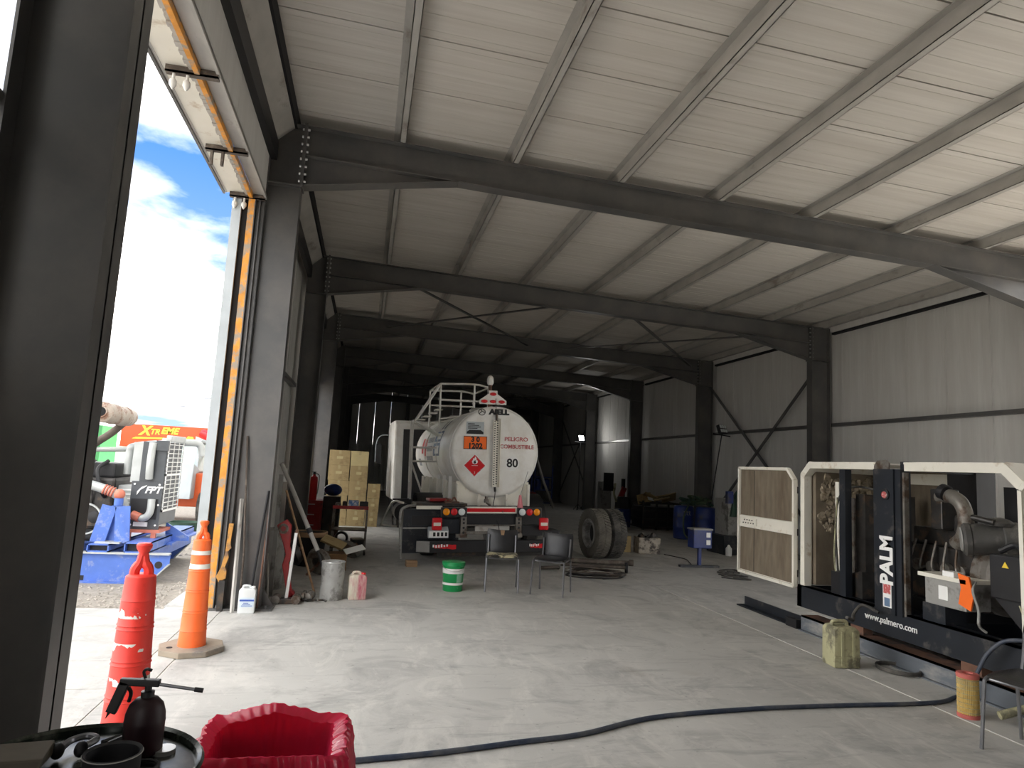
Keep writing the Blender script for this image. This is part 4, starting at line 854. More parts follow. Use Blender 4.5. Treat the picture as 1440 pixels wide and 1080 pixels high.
def bag():
    from mathutils import noise
    n = 300; prof = [(-.075, .10), (-.060, .25), (-.048, .42), (-.036, .56), (-.024, .63), (.004, .652), (.018, .655), (.030, .640), (.038, .60), (.044, .53), (.050, .46), (.054, .40)]
    vs = []; fs = []
    for j, (off, z) in enumerate(prof):
        for i in range(n):
            t = i/n; x, y = rr(t, .235+off, .185+off, .035)
            out = max(0, j-4)/7
            p = Vector((x*16, y*16, z*5)); q = noise.noise(p)*.5 + noise.noise(p*2.7)*.3
            fold = math.sin(t*2*math.pi*44 + 5*noise.noise(Vector((t*9, z*6, 2))))
            amp = .005 + .021*out
            nx, ny = (x/.24), (y/.19); l = math.hypot(nx, ny) or 1; nx /= l; ny /= l
            d = amp*fold*.38 + amp*2.3*q
            dz = .012*q*(1 if j >= 4 else .3)
            if y > .12 and j >= 4: dz += .045*max(0, 1-abs(x+.02)/.19)*(1 if j < 9 else .4); d += .03*max(0, 1-abs(x+.05)/.2)*out
            if x > .18 and j >= 5: d += .025*abs(noise.noise(Vector((y*14, z*9, 5)))); dz += .012*noise.noise(Vector((y*20, 1, 7)))
            vs.append((x+nx*d, y+ny*d, z+dz))
    m = len(prof)
    fs = [(k*n+i, k*n+(i+1) % n, (k+1)*n+(i+1) % n, (k+1)*n+i) for k in range(m-1) for i in range(n)]
    fs.append(tuple(range(n-1, -1, -1)))
    bm = mat('red_plastic_film', (.66, .03, .09), .22, 0, .12, 9, spec=.6)
    nt = bm.node_tree; N = nt.nodes; L = nt.links; b = N['Principled BSDF']; tr_ = N.new('ShaderNodeBsdfTranslucent'); tr_.inputs[0].default_value = (.80, .02, .06, 1); mx = N.new('ShaderNodeMixShader'); mx.inputs[0].default_value = .35
    L.new(b.outputs[0], mx.inputs[1]); L.new(tr_.outputs[0], mx.inputs[2]); L.new(mx.outputs[0], N['Material Output'].inputs[0])
    MB().add(vs, fs).build('bag', bm, B)
bag()
# ------------------------------------------------------------------ chairs
def chair(label, loc, rz, torn):
    T = thing('visitor_chair', label, 'chair', loc, (0, 0, rz), 'black padded visitor chairs', local=True)
    r = .0125
    for sx in (-1, 1):
        x = sx*.225
        MB().tube(smooth_path([(x, -.24, 0), (x*.98, -.20, .38), (x*.97, -.185, .44), (x*.96, -.12, .455)], 5), r, 8).build('leg', 'gun', T)
        MB().tube(smooth_path([(x, .24, 0), (x*.98, .20, .38), (x*.97, .18, .44), (x*.96, .12, .455)], 5), r, 8).build('leg', 'gun', T)
        MB().tube([(x*.96, -.13, .455), (x*.96, .13, .455)], r, 8).build('side_rail', 'gun', T)
        MB().tube(smooth_path([(x*.86, .05, .435), (x*.86, .19, .44), (x*.86, .225, .50), (x*.86, .25, .60), (x*.86, .265, .72)], 5), r, 8).build('back_post', 'gun', T)
    for y in (-.16, .16): MB().tube([(-.215, y, .44), (.215, y, .44)], r*.8, 8).build('cross_rail', 'gun', T)
    # padded seat
    n, m_ = 14, 12; vs = []; fs = []
    def pad(w, d, f):
        vs = []; fs = []
        for side in (1, -1):
            for j in range(m_+1):
                for i in range(n+1):
                    u, v = -1+2*i/n, -1+2*j/m_; e = (1-abs(u)**5)*(1-abs(v)**5)
                    vs.append(f(u*w*(1-.06*abs(v)**4), v*d*(1-.06*abs(u)**4), u, v, side*e))
        N1 = (n+1)*(m_+1)
        for s_ in (0, 1):
            for j in range(m_):
                for i in range(n):
                    a = s_*N1+j*(n+1)+i; q = (a, a+1, a+n+2, a+n+1); fs.append(q if s_ == 0 else q[::-1])
        return MB().add(vs, fs)
    seat = pad(.215, .215, lambda x, y, u, v, e: (x, y, .468 + .018*e + .015*u*u - .012*v*(1 if v < 0 else 0)*v))
    sm = mat('torn_vinyl_seat', (.02, .02, .022), .4, 0, .2, 6, dirt=(.62, .56, .36), dirt_amt=.50, dirt_scale=6.5, dirt_w=.05) if torn else M['vinyl']
    seat.build('seat', sm, T)
    bk = pad(.225, .165, lambda x, y, u, v, e: (x, .262 + .055*(v+1)*.5 - .035*(1-u*u) + .016*e, .62 + y*1.0 - .02*u*u*(1 if v < 0 else -1)))
    b = bk.build('backrest', 'vinyl', T)
    if torn == 1: MB().prism([(-.035, .782), (.03, .782), (.02, .72), (.0, .66), (-.02, .72)], 'y', .262, .268).build('tear', 'wood', b, False).location = (0, -.006, 0)
    return T
chair('black visitor chair with split padding on its seat, before the tanker bumper', (1.97, 9.45, 0), -.16, 1)
chair('black visitor chair with intact seat turned sideways, beside the split one', (2.63, 9.23, 0), -.52, 0)
chair('black visitor chair cut off by the frame beside the yellow filter', (4.43, 3.80, 0), -1.31, 0)
# ------------------------------------------------------------------ tyres
def tyre(label, loc, rz, shade):
    T = thing('truck_tyre', label, 'tyre', loc, (0, 0, rz), 'two worn truck tyres standing together', local=True); R_ = .485
    MB().lathe([(.27, -.12), (.34, -.15), (.43, -.155), (.465, -.135), (.468, -.12), (.468, .12), (.465, .135), (.43, .155), (.34, .15), (.27, .12), (.255, .09), (.255, -.09), (.27, -.12)], 56, p=(0, 0, R_), q=(1, 0, R_), caps=False).build('tyre_body', shade, T)
    lug = MB(); N_ = 46
    for i in range(N_):
        a = 2*math.pi*i/N_
        for sx in (-1, 1):
            a2 = a + (.0 if sx < 0 else math.pi/N_)
            for k in range(2):
                x0 = sx*(.015 + k*.062); ang = a2 + k*.05
                c = Vector((x0+sx*.026, R_*.0 + .473*math.cos(ang), R_ + .473*math.sin(ang)))
                d = Vector((0, math.cos(ang), math.sin(ang))); t_ = Vector((0, -math.sin(ang), math.cos(ang))); ax = Vector((1, 0, 0)) + t_*.35*sx
                lug.add([c + ax*.03*i_ + t_*.019*j_ + d*.012*k_ for k_ in (-1, 1) for j_ in (-1, 1) for i_ in (-1, 1)], [(0, 2, 3, 1), (4, 5, 7, 6), (0, 1, 5, 4), (2, 6, 7, 3), (0, 4, 6, 2), (1, 3, 7, 5)])
    lug.build('tread_blocks', shade, T, False)['kind'] = 'stuff'
    MB().lathe([(.29, -.137), (.255, -.147), (.215, -.11), (.205, -.03), (.205, .03), (.215, .11), (.255, .147), (.29, .137)], 40, p=(0, 0, R_), q=(1, 0, R_), caps=False).build('rim_well', 'dentedtin', T)
    MB().lathe([(.255, -.10), (.262, -.125), (.25, -.13), (.235, -.10), (.225, .0), (.235, .10), (.25, .13), (.262, .125), (.255, .10)], 40, p=(0, 0, R_), q=(1, 0, R_), caps=False).build('rim', 'dentedtin', T)
    MB().lathe([(.225, 0), (.01, -.01), (.01, .01), (.225, .012)], 40, p=(0, 0, R_), q=(1, 0, R_), caps=False).build('rim_hole_shade', 'blackmatte', T)  # black disc closes the hole, standing in for the shade inside
M['dusty'] = mat('dusty_rubber', (.085, .078, .066), .85, 0, .2, 6, dirt=(.16, .145, .12), dirt_amt=.5, dirt_scale=4, dirt_w=.3)
tyre('dusty worn truck tyre with its rim hole facing the chairs', (4.56, 13.02, 0), .125, 'dusty'); tyre('darker truck tyre standing behind the dusty one', (4.90, 13.07, 0), .125, 'rubber')
# ------------------------------------------------------------------ buckets, cans and jerrycans
gb = thing('paint_bucket', 'green plastic bucket with white label bands and closed lid', 'bucket', (1.28, 9.33, 0), local=True)
MB().lathe([(.128, 0), (.132, .005), (.148, .33), (.156, .335), (.156, .36), (.15, .375), (.0, .375)], 36).build('bucket_body', 'greencan', gb)
MB().lathe([(.152, .352), (.158, .355), (.158, .378), (.145, .385), (.0, .382)], 36).build('lid', 'greencan', gb)
for z0, z1 in ((.235, .30), (.085, .115)):
    MB().lathe([(.1325+.0155*z0/.33+.0012, z0), (.1325+.0155*z1/.33+.0012, z1)], 36, caps=False).build('label_band', 'whiteplain', gb)
pm_ = MB().add([((.1325+.0155*z/.33+.0016)*math.cos(a), (.1325+.0155*z/.33+.0016)*math.sin(a), z) for z in (.12, .23) for a in [-1.35+i*.1 for i in range(7)]], [(i, i+1, i+8, i+7) for i in range(6)]); pm_.build('label_print', mat('faded_green_print', (.25, .5, .34), .6, 0, .2, 60), gb)
MB().tube([(.152*math.cos(t), .152*math.sin(t), .33-.06*math.sin(t+math.pi)) for t in [-math.pi+i*math.pi/14 for i in range(15)]], .004, 6).build('bail', 'silver', gb)
M['_unused'] = M['dentedtin']
M['dentedtin'] = mat('stained_grey_tin', (.40, .40, .385), .6, .2, .15, 5, dirt=(.20, .195, .185), dirt_amt=.42, dirt_scale=6)
gc = thing('metal_can', 'dented grey metal can with an open ring top beside the stained jerrycan', 'can', (-.28, 8.65, 0), local=True)
MB().lathe([(.135, 0), (.14, .006), (.138, .14), (.133, .2), (.139, .28), (.138, .425), (.142, .435), (.138, .443), (.09, .436), (.085, .40), (.0, .40)], 36).jitter(.0035, 6).build('can_body', 'dentedtin', gc)
MB().lathe([(.139, .432), (.143, .438), (.139, .445), (.135, .44)], 36, caps=False).build('rim', 'silver', gc)
def jerrycan(label, loc, rz, w, d, h, m, handle, cap=None, parts=None):
    T = thing('jerrycan', label, 'jerrycan', loc, (0, 0, rz), 'plastic jerrycans on the workshop floor', local=True)
    body = MB().prism([(-w/2, .0), (w/2, .0), (w/2, h*.84), (w*.36, h*.92), (-w*.36, h*.92), (-w/2, h*.84)], 'y', -d/2, d/2).build('can_body', m, T, True, bevel=min(w, d)*.09)
    if handle:
        MB().tube(smooth_path([(-w*.30, 0, h*.90), (-w*.26, 0, h*.99), (0, 0, h), (w*.12, 0, h*.97), (w*.14, 0, h*.91)], 5), w*.07, 8).build('handle', m, T)
        MB().lathe([(w*.13, 0), (w*.13, h*.07), (w*.11, h*.09), (0, h*.09)], 16, (w*.31, 0, h*.89)).build('cap', cap or m, T)
    return T, body
T, b = jerrycan('white jerrycan with blue label standing at the column foot', (-1.12, 7.86, 0), .05, .17, .12, .28, mat('translucent_white_plastic', (.72, .75, .75), .35, 0, .05, 6), True, 'whiteplain')
MB().box(-.07, .075, -.0625, -.0605, .065, .165).build('paper_label', mat('pale_blue_label', (.62, .72, .80), .5, 0, .05, 6), b, False)
MB().box(-.07, .075, -.0635, -.062, .128, .146).build('label_stripe', mat('blue_print', (.04, .10, .45), .5), b, False)
mb = MB()
for i in range(3): mb.box(-.05+.01*i, .06-.02*i, -.0635, -.062, .078+i*.014, .084+i*.014)
mb.build('label_lines', 'blue', b, False)['kind'] = 'stuff'
M['stainwhite'] = mat('red_stained_white_plastic', (.62, .58, .47), .5, 0, .1, 6, dirt=(.45, .06, .12), dirt_amt=.36, dirt_scale=4.5, stretch=(1.6, 1.6, .35), dirt_w=.2)
T, b = jerrycan('dirty white jerrycan with red streaks next to the grey can', (.02, 8.67, 0), .1, .21, .17, .32, 'stainwhite', True, 'red')
T, b = jerrycan('large grubby khaki jerrycan before the generator', (4.53, 5.82, 0), -.12, .255, .22, .40, 'khaki', False)
MB().tube(smooth_path([(-.09, 0, .365), (-.08, 0, .40), (.0, 0, .405), (.05, 0, .40), (.06, 0, .365)], 5), .018, 8).build('handle', 'khaki', T)
for x in (-.05, .06): MB().box(x-.012, x+.012, -.118, -.105, .03, .33).build('moulded_rib', 'khaki', b, False)
MB().box(-.125, .125, -.116, -.106, .09, .11).build('moulded_rib', 'khaki', b, False)
MB().lathe([(.03, 0), (.03, .03), (.0, .03)], 14, (.085, .03, .36)).build('cap', 'black', T)
tag(MB().tube([(4.98+.16*math.cos(t*.3+.5)*(1+.03*math.sin(t)), 5.62+.20*math.sin(t*.3+.5), .014+.0006*t) for t in range(44)], .013, 8).build('hose_loop', 'rubber', None), 'black hose loop lying on the floor behind the khaki jerrycan', 'hose')
# yellow filter cartridge
fc = thing('filter_cartridge', 'yellow pleated filter cartridge with red end caps standing on the floor', 'filter', (4.60, 4.50, 0), local=True)
M['yellowmesh'] = mat('yellow_pleats', (.50, .34, .10), .6, 0, .2, 30, dirt=(.38, .30, .14), dirt_amt=.4, dirt_scale=8); M['redcap'] = mat('faded_red_rubber', (.50, .12, .10), .6, 0, .15, 8)
pts = []; pr_ = MB(); n = 72
vs = [((.068 if i % 2 else .0725)*math.cos(2*math.pi*i/n), (.068 if i % 2 else .0725)*math.sin(2*math.pi*i/n), z) for z in [.025+.0335*k for k in range(9)] for i in range(n)]
MB().add(vs, [(k*n+i, k*n+(i+1) % n, (k+1)*n+(i+1) % n, (k+1)*n+i) for k in range(8) for i in range(n)]).build('pleats', 'yellowmesh', fc, False)
for k in range(8): MB().lathe([(.0725, -.002), (.075, 0), (.0725, .002)], 36, (0, 0, .045+k*.033), caps=False).build('wire_ring', 'khaki', fc)
MB().lathe([(.0, 0), (.074, 0), (.076, .01), (.076, .025), (.070, .03)], 36).build('end_cap', 'redcap', fc); MB().lathe([(.070, .285), (.076, .29), (.077, .315), (.072, .32), (.035, .32), (.03, .29), (.0, .29)], 36).build('end_cap', 'redcap', fc)
# long hose across the floor
hz = [(x, y, .016) for x, y in ((-.9, 4.02), (-.4, 4.0), (.08, 4.07), (.56, 4.14), (1.05, 4.25), (1.5, 4.35), (2.1, 4.60), (2.94, 4.72), (3.68, 4.75), (4.31, 4.75), (4.62, 4.78), (4.80, 4.85))]
hz += [(4.93, 4.86, .06), (4.97, 4.78, .22), (5.00, 4.70, .40), (5.04, 4.58, .53), (5.14, 4.45, .56), (5.24, 4.36, .53)]
tag(MB().tube(smooth_path(hz, 8), .016, 10).build('air_hose', 'hose', None), 'long dark blue hose snaking over the floor to the generator', 'hose')
tag(MB().tube([(4.72, 4.35, .06), (5.03, 4.25, .17)], .03, 12).build('pipe_stub', 'khaki', None), 'short grubby pipe stub between filter and beam', 'pipe')
# ------------------------------------------------------------------ pipes and cable by the tyres
p1 = thing('steel_pipe', 'rusty steel pipe lying before the tyres, open end outward', 'pipe', (4.3, 12.2, 0))
MB().lathe([(.028, 0), (.045, 0), (.045, 1.3), (.028, 1.3)], 18, p=(4.97, 12.02, .05), q=(3.7, 12.25, .05), caps=False).build('tube', 'oldsteel', p1); MB().lathe([(.03, 0), (.058, 0), (.058, .07), (.045, .07)], 18, p=(4.98, 12.018, .058), q=(3.7, 12.25, .058), caps=False).build('collar', 'oldsteel', p1)
p2 = thing('drive_shaft', 'dark round bar ending in a black flange, over the cable coil', 'bar', (4.2, 11.3, 0))
MB().cyl((3.45, 11.55, .07), (4.5, 11.18, .09), .028, 14).build('bar', 'oldsteel', p2); MB().cyl((4.49, 11.185, .09), (4.535, 11.17, .09), .09, 20).build('flange', 'blackprint', p2)
r6 = random.Random(6); cc = thing('cable_coil', 'loose coil of dirty brown steel cable on the floor beside the chairs', 'cable', (3.9, 10.9, 0))
for k in range(6):
    ph = r6.random()*6; rx = r6.uniform(.32, .5); ry = r6.uniform(.22, .36); ox, oy = r6.uniform(-.15, .15), r6.uniform(-.1, .1)
    MB().tube([(3.88+ox+rx*math.cos(ph+i*.22)*(1+.06*math.sin(i*.7+k)), 10.85+oy+ry*math.sin(ph+i*.22), .014+.015*k+.01*math.sin(i*.5)) for i in range(31)], .013, 6).build('cable_loop', 'oldsteel' if k % 2 else 'darkmetal', cc)
tag(MB().tube(smooth_path([(3.05, 11.35, .035), (3.15, 11.2, .06), (3.30, 11.25, .06), (3.36, 11.38, .035)], 6), .03, 10).build('bent_pipe', 'oldsteel', None), 'short bent rusty pipe on the floor left of the cable coil', 'pipe')
M['rustyyellow'] = mat('rusty_yellow_paint', (.50, .24, .05), .7, 0, .2, 9, dirt=(.20, .12, .07), dirt_amt=.4, dirt_scale=10)
# ------------------------------------------------------------------ things leaning round the second column
def rod(name, label, pts, r, m, cat='rod', n=8, group='rods and tubes leaning on the grey column'):
    return tag(MB().tube(pts, r, n).build(name, m, None), label, cat, group)
rod('steel_rod', 'long thin steel rod leaning up the column face, tallest of the rods', [(-1.21, 7.95, .012), (-1.22, 7.98, .6), (-1.32, 8.08, 1.88)], .012, 'oldsteel')
rod('steel_tube', 'pale square steel tube standing before the column, left of the white jerrycan', [(-1.26, 7.84, .0), (-1.31, 8.06, 1.18)], .022, 'galv', 'tube', 4)
rod('steel_rod', 'dark rod slanting right across the column from behind the white jerrycan', [(-1.12, 7.96, .012), (-1.04, 8.095, 1.28)], .013, 'blackprint')
rod('steel_rod', 'dark rod with reddish tip beside the column inner edge', [(-1.03, 7.97, .012), (-1.01, 8.09, 1.1)], .010, 'rust')
yb = thing('yellow_bracket', 'jagged orange steel bracket propped in the door channel', 'bracket', (-1.42, 8.0, .1))
MB().prism([(-1.44, .30), (-1.37, .34), (-1.37, .42), (-1.39, .46), (-1.36, .56), (-1.38, .62), (-1.345, .66), (-1.36, .72), (-1.345, .92), (-1.39, .92), (-1.40, .62), (-1.43, .45), (-1.47, .36)], 'y', 7.92, 7.95).build('plate', 'rustyyellow', yb, False)
MB().box(-1.43, -1.37, 7.90, 7.96, 0, .32).build('foot', 'darkmetal', yb, False)
# scrap and tools between the second and third columns
pd = thing('plastic_drum', 'grey plastic drum half hidden behind the grey column', 'drum', (-1.13, 9.3, 0), local=True)
MB().lathe([(.19, 0), (.2, .01), (.205, .24), (.21, .26), (.205, .28), (.205, .50), (.21, .52), (.205, .54), (.2, .70), (.185, .735), (.15, .745), (.0, .745)], 32).build('drum_body', 'greyplastic', pd); MB().lathe([(.04, 0), (.04, .02), (0, .02)], 12, (.08, 0, .743)).build('bung', 'blackprint', pd)
wt = thing('jack_handle', 'white tube handle standing on a floor jack head', 'jack', (-.77, 8.37, 0))
MB().tube([(-.77, 8.37, .05), (-.72, 8.33, .80)], .019, 10).build('handle', 'whiteplain', wt); MB().cyl((-.72, 8.33, .80), (-.718, 8.33, .85), .012, 8).build('handle_tip', 'rust', wt)
MB().box(-.92, -.62, 8.30, 8.42, 0, .06).build('jack_frame', 'darkmetal', wt, False, bevel=.01)
for x in (-.88, -.66): MB().cyl((x, 8.28, .05), (x, 8.44, .05), .05, 14).build('jack_wheel', 'castmetal', wt)
tag(MB().tube([(-.50, 9.0, .014), (-.93, 8.86, 1.26)], .014, 8).build('wooden_handle', 'wood', None), 'thin wooden tool handle leaning towards the column', 'handle')
gp = thing('grey_pole', 'grey painted pole leaning down over the scrap heap, its tip taped black', 'pole', (-.85, 9.0, 0))
MB().tube([(-1.06, 9.25, 1.58), (-.50, 9.0, .52)], .028, 10).build('pole', 'galv', gp); MB().tube([(-.64, 9.06, .785), (-.61, 9.05, .73)], .034, 10).build('tape', 'blackprint', gp); MB().tube([(-.50, 9.0, .52), (-.30, 8.95, .0)], .016, 8).build('pole_foot', 'blackprint', gp)
tag(MB().tube([(-.96, 8.30, .012), (-1.06, 8.72, .50)], .012, 8).build('aluminium_bar', 'galv', None), 'short pale bar leaning beside the plastic drum', 'bar')
tag(MB().box(-1.02, -.97, 8.75, 8.80, 0, 1.45).build('timber_post', 'greyplastic', None, False), 'upright grey timber batten behind the red arm', 'batten')
ra = thing('suspension_link', 'red cast steel arm with eye ends propped by the drum', 'arm', (-.85, 8.6, 0))
MB().prism([(-.97, .86), (-.86, .93), (-.80, .86), (-.80, .62), (-.76, .50), (-.80, .42), (-.72, .05), (-.78, .02), (-.87, .40), (-.84, .52), (-.88, .64)], 'y', 8.56, 8.62).build('arm_plate', 'redsteel', ra, False, bevel=.012)
MB().lathe([(.03, 0), (.06, 0), (.06, .09), (.03, .09)], 18, p=(-.89, 8.545, .82), q=(-.89, 9, .82), caps=False).build('eye', 'castmetal', ra); MB().lathe([(.025, 0), (.05, 0), (.05, .09), (.025, .09)], 18, p=(-.745, 8.545, .06), q=(-.745, 9, .06), caps=False).build('eye', 'redsteel', ra)
ch = thing('chain_hoist', 'dark chain hoist hooks heaped on the floor by the wooden handle', 'hoist', (-.48, 8.6, 0))
for i, (x, y) in enumerate(((-.62, 8.50), (-.55, 8.46), (-.50, 8.60), (-.56, 8.62))): MB().lathe([(.03, 0), (.05, .01), (.05, .04), (.03, .05)], 14, p=(x, y, .05), q=(x+math.cos(i), y+math.sin(i), .08)).build('pulley', 'castmetal', ch)
MB().tube(smooth_path([(-.62, 8.50, .02), (-.55, 8.43, .03), (-.47, 8.46, .02), (-.42, 8.40, .03), (-.36, 8.42, .03), (-.32, 8.40, .02)], 6), .012, 6).build('chain', 'darkmetal', ch)
def carton(label, x0, x1, y0, y1, z0, z1, m='cardboard', group=None, rz=0, lab=None):
    T = thing('cardboard_box', label, 'box', ((x0+x1)/2, (y0+y1)/2, z0), (0, 0, rz), group, local=True); w, d, h = (x1-x0)/2, (y1-y0)/2, z1-z0
    b = MB().box(-w, w, -d, d, 0, h).build('carton', m, T, False, bevel=.006)
    MB().box(-.03, .03, -d-.002, -d+.001, h*.75, h*1.0).build('tape_strip', mat('packing_tape', (.42, .34, .18), .35), T, False)
    MB().box(-w*.3, w*.3, -d-.003, -d+.001, h*.42, h*.60).build('box_label', mat('box_label_print', (.50, .42, .22), .6, 0, .1, 9), T, False)
    return T
tops = []
for c, (x0, x1, n_) in enumerate(((-.90, -.375, 5), (-.365, .085, 5), (.10, .42, 3))):
    for k in range(n_):
        h = 1.90/5 if c < 2 else .36
        j = random.Random(c*9+k).uniform(-.012, .012)
        nm = ['column side', 'middle', 'truck side'][c]; lv = ['bottom', 'second lowest', 'third lowest', 'fourth lowest', 'topmost'][k] if n_ == 5 else ['bottom', 'middle', 'top'][k]
        mm = 'cardboard' if not (c == 1 and k == 4) else mat('pale_cardboard', (.52, .43, .22), .85, 0, .1, 4)
        carton(f'brown carton, {lv} of the {nm} stack behind the trolley', x0+j+.004, x1+j-.004, 17.9, 18.4, k*h+.001, (k+1)*h, mm, 'stacked brown cartons')
# trolley
tr_ = thing('workshop_trolley', 'red topped steel trolley with two shelves beside the cartons', 'trolley', (-.2, 12.75, 0))
MB().box(-.50, .12, 12.5, 13.0, .80, .83).box(-.50, .12, 12.49, 12.505, .80, .86).build('top_shelf', 'redsteel', tr_, False)
MB().box(-.50, .12, 12.5, 13.0, .42, .44).build('middle_shelf', 'darkmetal', tr_, False); MB().box(-.50, .12, 12.5, 13.0, .12, .14).build('bottom_shelf', 'darkmetal', tr_, False)
for x in (-.48, .10):
    for y in (12.52, 12.98):
        MB().box(x-.018, x+.018, y-.018, y+.018, .08, .82).build('leg', 'castmetal', tr_, False)
        MB().cyl((x-.02, y, .04), (x+.02, y, .04), .04, 12).build('castor', 'rubber', tr_)
tag(MB().box(-.24, -.06, 12.55, 12.75, .831, .95).build('blue_tin', mat('blue_white_tin', (.12, .25, .55), .4, 0, .3, 14, dirt=(.7, .72, .75), dirt_amt=.45, dirt_scale=16), None, False, bevel=.01), 'blue and white tin standing on the trolley top', 'tin')
tag(MB().box(-.04, .11, 12.55, 12.8, .831, .93).build('black_case', 'blackprint', None, False, bevel=.01), 'black plastic case at the edge of the trolley', 'case')
rt = random.Random(21)
for i, (x, w_, h) in enumerate(((-.42, .10, .07), (-.31, .07, .10))):
    tag(MB().lathe([(w_/2, 0), (w_/2, h*.8), (w_*.3, h), (0, h)], 14, (x, 12.7, .831)).build('grease_tin', 'castmetal', None), ['low grease tin at the inner end of the trolley top', 'taller grease tin beside the blue tin'][i], 'tin')
tag(MB().lathe([(.08, 0), (.115, .0), (.125, .05), (.115, .10), (.08, .10)], 24, p=(-.32, 12.7, .268), q=(-.32, 13, .268), caps=False).build('brake_drum', 'darkmetal', None), 'rusted brake drum on the trolley bottom shelf', 'brake drum')
tag(MB().obox((-.03, 12.75, .213), (.22, .3, .115), (0, 0, .2)).jitter(.006, 8).build('gearbox_cover', 'darkmetal', None, False, bevel=.02), 'dark gearbox cover beside the brake drum', 'cover')
# scrap heap
tag(MB().obox((-.42, 10.9, .125), (.46, .34, .25), (0, 0, .2)).build('scrap_carton', mat('brown_scrap_card', (.20, .11, .05), .9, 0, .2, 5), None, False, bevel=.01), 'flattened brown carton full of scrap behind the grey can', 'box')
tag(MB().obox((-.06, 10.72, .33), (.30, .16, .012), (.3, -.25, .3)).build('paper_sheet', 'whiteplain', None, False), 'crumpled white paper sheet on the scrap carton', 'paper')
tag(MB().obox((-.38, 10.95, .40), (.36, .22, .03), (.35, .35, -.2)).build('card_flap', 'cardboard', None, False), 'bent cardboard flap sticking up over the scrap heap', 'cardboard')
sb = thing('scrap_bin', 'round black scrap tub with orange rim on the heap', 'tub', (-.75, 11.3, 0), local=True)
MB().lathe([(.20, 0), (.24, .48), (.25, .50), (.22, .49), (.21, .35), (0, .35)], 28).build('tub', 'blackprint', sb); MB().lathe([(.24, .44), (.255, .45), (.255, .52), (.24, .52)], 28, caps=False).build('rim', 'wood', sb)
for i, (x, y, z, rx, ry) in enumerate(((-.55, 10.3, .2, .6, .2), (-.95, 10.75, .25, 1.2, .5), (-.15, 11.5, .22, .4, 1.0), (-1.15, 10.2, .32, .8, -.3))):
    lab = ['dark brake shoe leaning in the heap behind the red arm', 'old wheel hub lying in the heap beside the black tub', 'rusty bell housing on the floor between carton and trolley', 'battered spring bracket against the panel wall'][i]
    T = thing(['brake_shoe', 'wheel_hub', 'bell_housing', 'spring_bracket'][i], lab, 'scrap part', (x, y, 0), local=True)
    MB().lathe([(.07, -.05), (.17, -.05), (.20, 0), (.16, .08), (.07, .09)], 20, p=(0, 0, z), q=(math.sin(rx), math.cos(rx)*math.cos(ry), z+math.sin(ry)), caps=False).build('casting', 'darkmetal' if i % 2 else 'castmetal', T)
    MB().bar((-.15, 0, .0), (.12, .05, z+.1), .05, .03).build('lug', 'rust', T, False)
rc = thing('tool_cabinet', 'dark red steel tool cabinet against the left wall', 'cabinet', (-1.05, 15.0, 0))
MB().box(-1.30, -.80, 14.7, 15.3, .08, .80).build('cabinet_body', 'redsteel', rc, False, bevel=.01)
for z in (.15, .36, .57): d_ = MB().box(-1.27, -.83, 14.685, 14.70, z, z+.19).build('drawer', 'redsteel', rc, False); MB().box(-1.15, -.95, 14.67, 14.685, z+.14, z+.16).build('handle', 'silver', d_, False)
fe = thing('fire_extinguisher', 'red fire extinguisher standing on the tool cabinet', 'extinguisher', (-1.02, 14.8, .80), local=True)
MB().lathe([(.075, 0), (.08, .01), (.08, .42), (.07, .47), (.03, .50), (.03, .53)], 20).build('cylinder', 'red', fe); MB().lathe([(.025, .53), (.03, .56), (.02, .58), (0, .58)], 12).box(-.06, .04, -.012, .012, .57, .585).build('valve', 'blackprint', fe); MB().tube(smooth_path([(.03, 0, .55), (.1, -.02, .5), (.1, -.03, .3), (.085, -.03, .12)], 6), .01, 8).build('hose', 'rubber', fe)
tag(MB().ball((-.62, 14.9, 1.02), .17, 16, 10, (1.1, .8, .75)).build('blue_helmet', 'blueplastic', None), 'dark blue rounded cover beside the fire extinguisher', 'cover')
tag(MB().box(-.80, -.45, 14.75, 15.2, 0, .89).build('storage_crate', 'darkmetal', None, False, bevel=.02), 'dark storage crate between the tool cabinet and trolley', 'crate')
bx = MB().box(-1.46, -1.40, 13.25, 13.30, 1.2, 1.45).build('switch_box', 'whiteplain', None, False, bevel=.006); tag(bx, 'small white switch box on the left wall', 'switch box')
# ------------------------------------------------------------------ right-hand side, away from the generator
jb = thing('parts_box', 'dirty white sheet metal box heaped with dark parts on the floor', 'box', (6.15, 14.1, 0), (0, 0, -.1), local=True)
M['dirtywhite'] = mat('oil_stained_white', (.48, .43, .36), .6, 0, .15, 5, dirt=(.06, .05, .045), dirt_amt=.42, dirt_scale=6)
MB().box(-.24, .24, -.2, -.185, 0, .34).box(-.24, .24, .185, .2, 0, .34).box(-.24, -.225, -.2, .2, 0, .34).box(.225, .24, -.2, .2, 0, .34).box(-.24, .24, -.2, .2, 0, .02).build('box_shell', 'dirtywhite', jb, False)
for i in range(7): MB().obox((rt.uniform(-.17, .17), rt.uniform(-.13, .13), .30+rt.random()*.06), (rt.uniform(.08, .18), .1, .1), (rt.random()*3, rt.random()*3, rt.random()*3)).build('metal_part', 'darkmetal', jb, False, bevel=.01)
tag(MB().obox((5.62, 14.3, .17), (.34, .36, .34), (0, 0, .05)).build('cardboard_box', 'cardboard', None, False, bevel=.008), 'plain brown carton beside the stained parts box', 'box')
bs = thing('charger_stand', 'blue welding charger box on a single post stand', 'charger', (6.38, 12.1, 0))
MB().box(6.18, 6.56, 12.0, 12.25, .36, .72).build('charger_body', 'blueplastic', bs, False, bevel=.015); MB().box(6.17, 6.57, 11.99, 12.26, .70, .73).build('lid', 'greyplastic', bs, False)
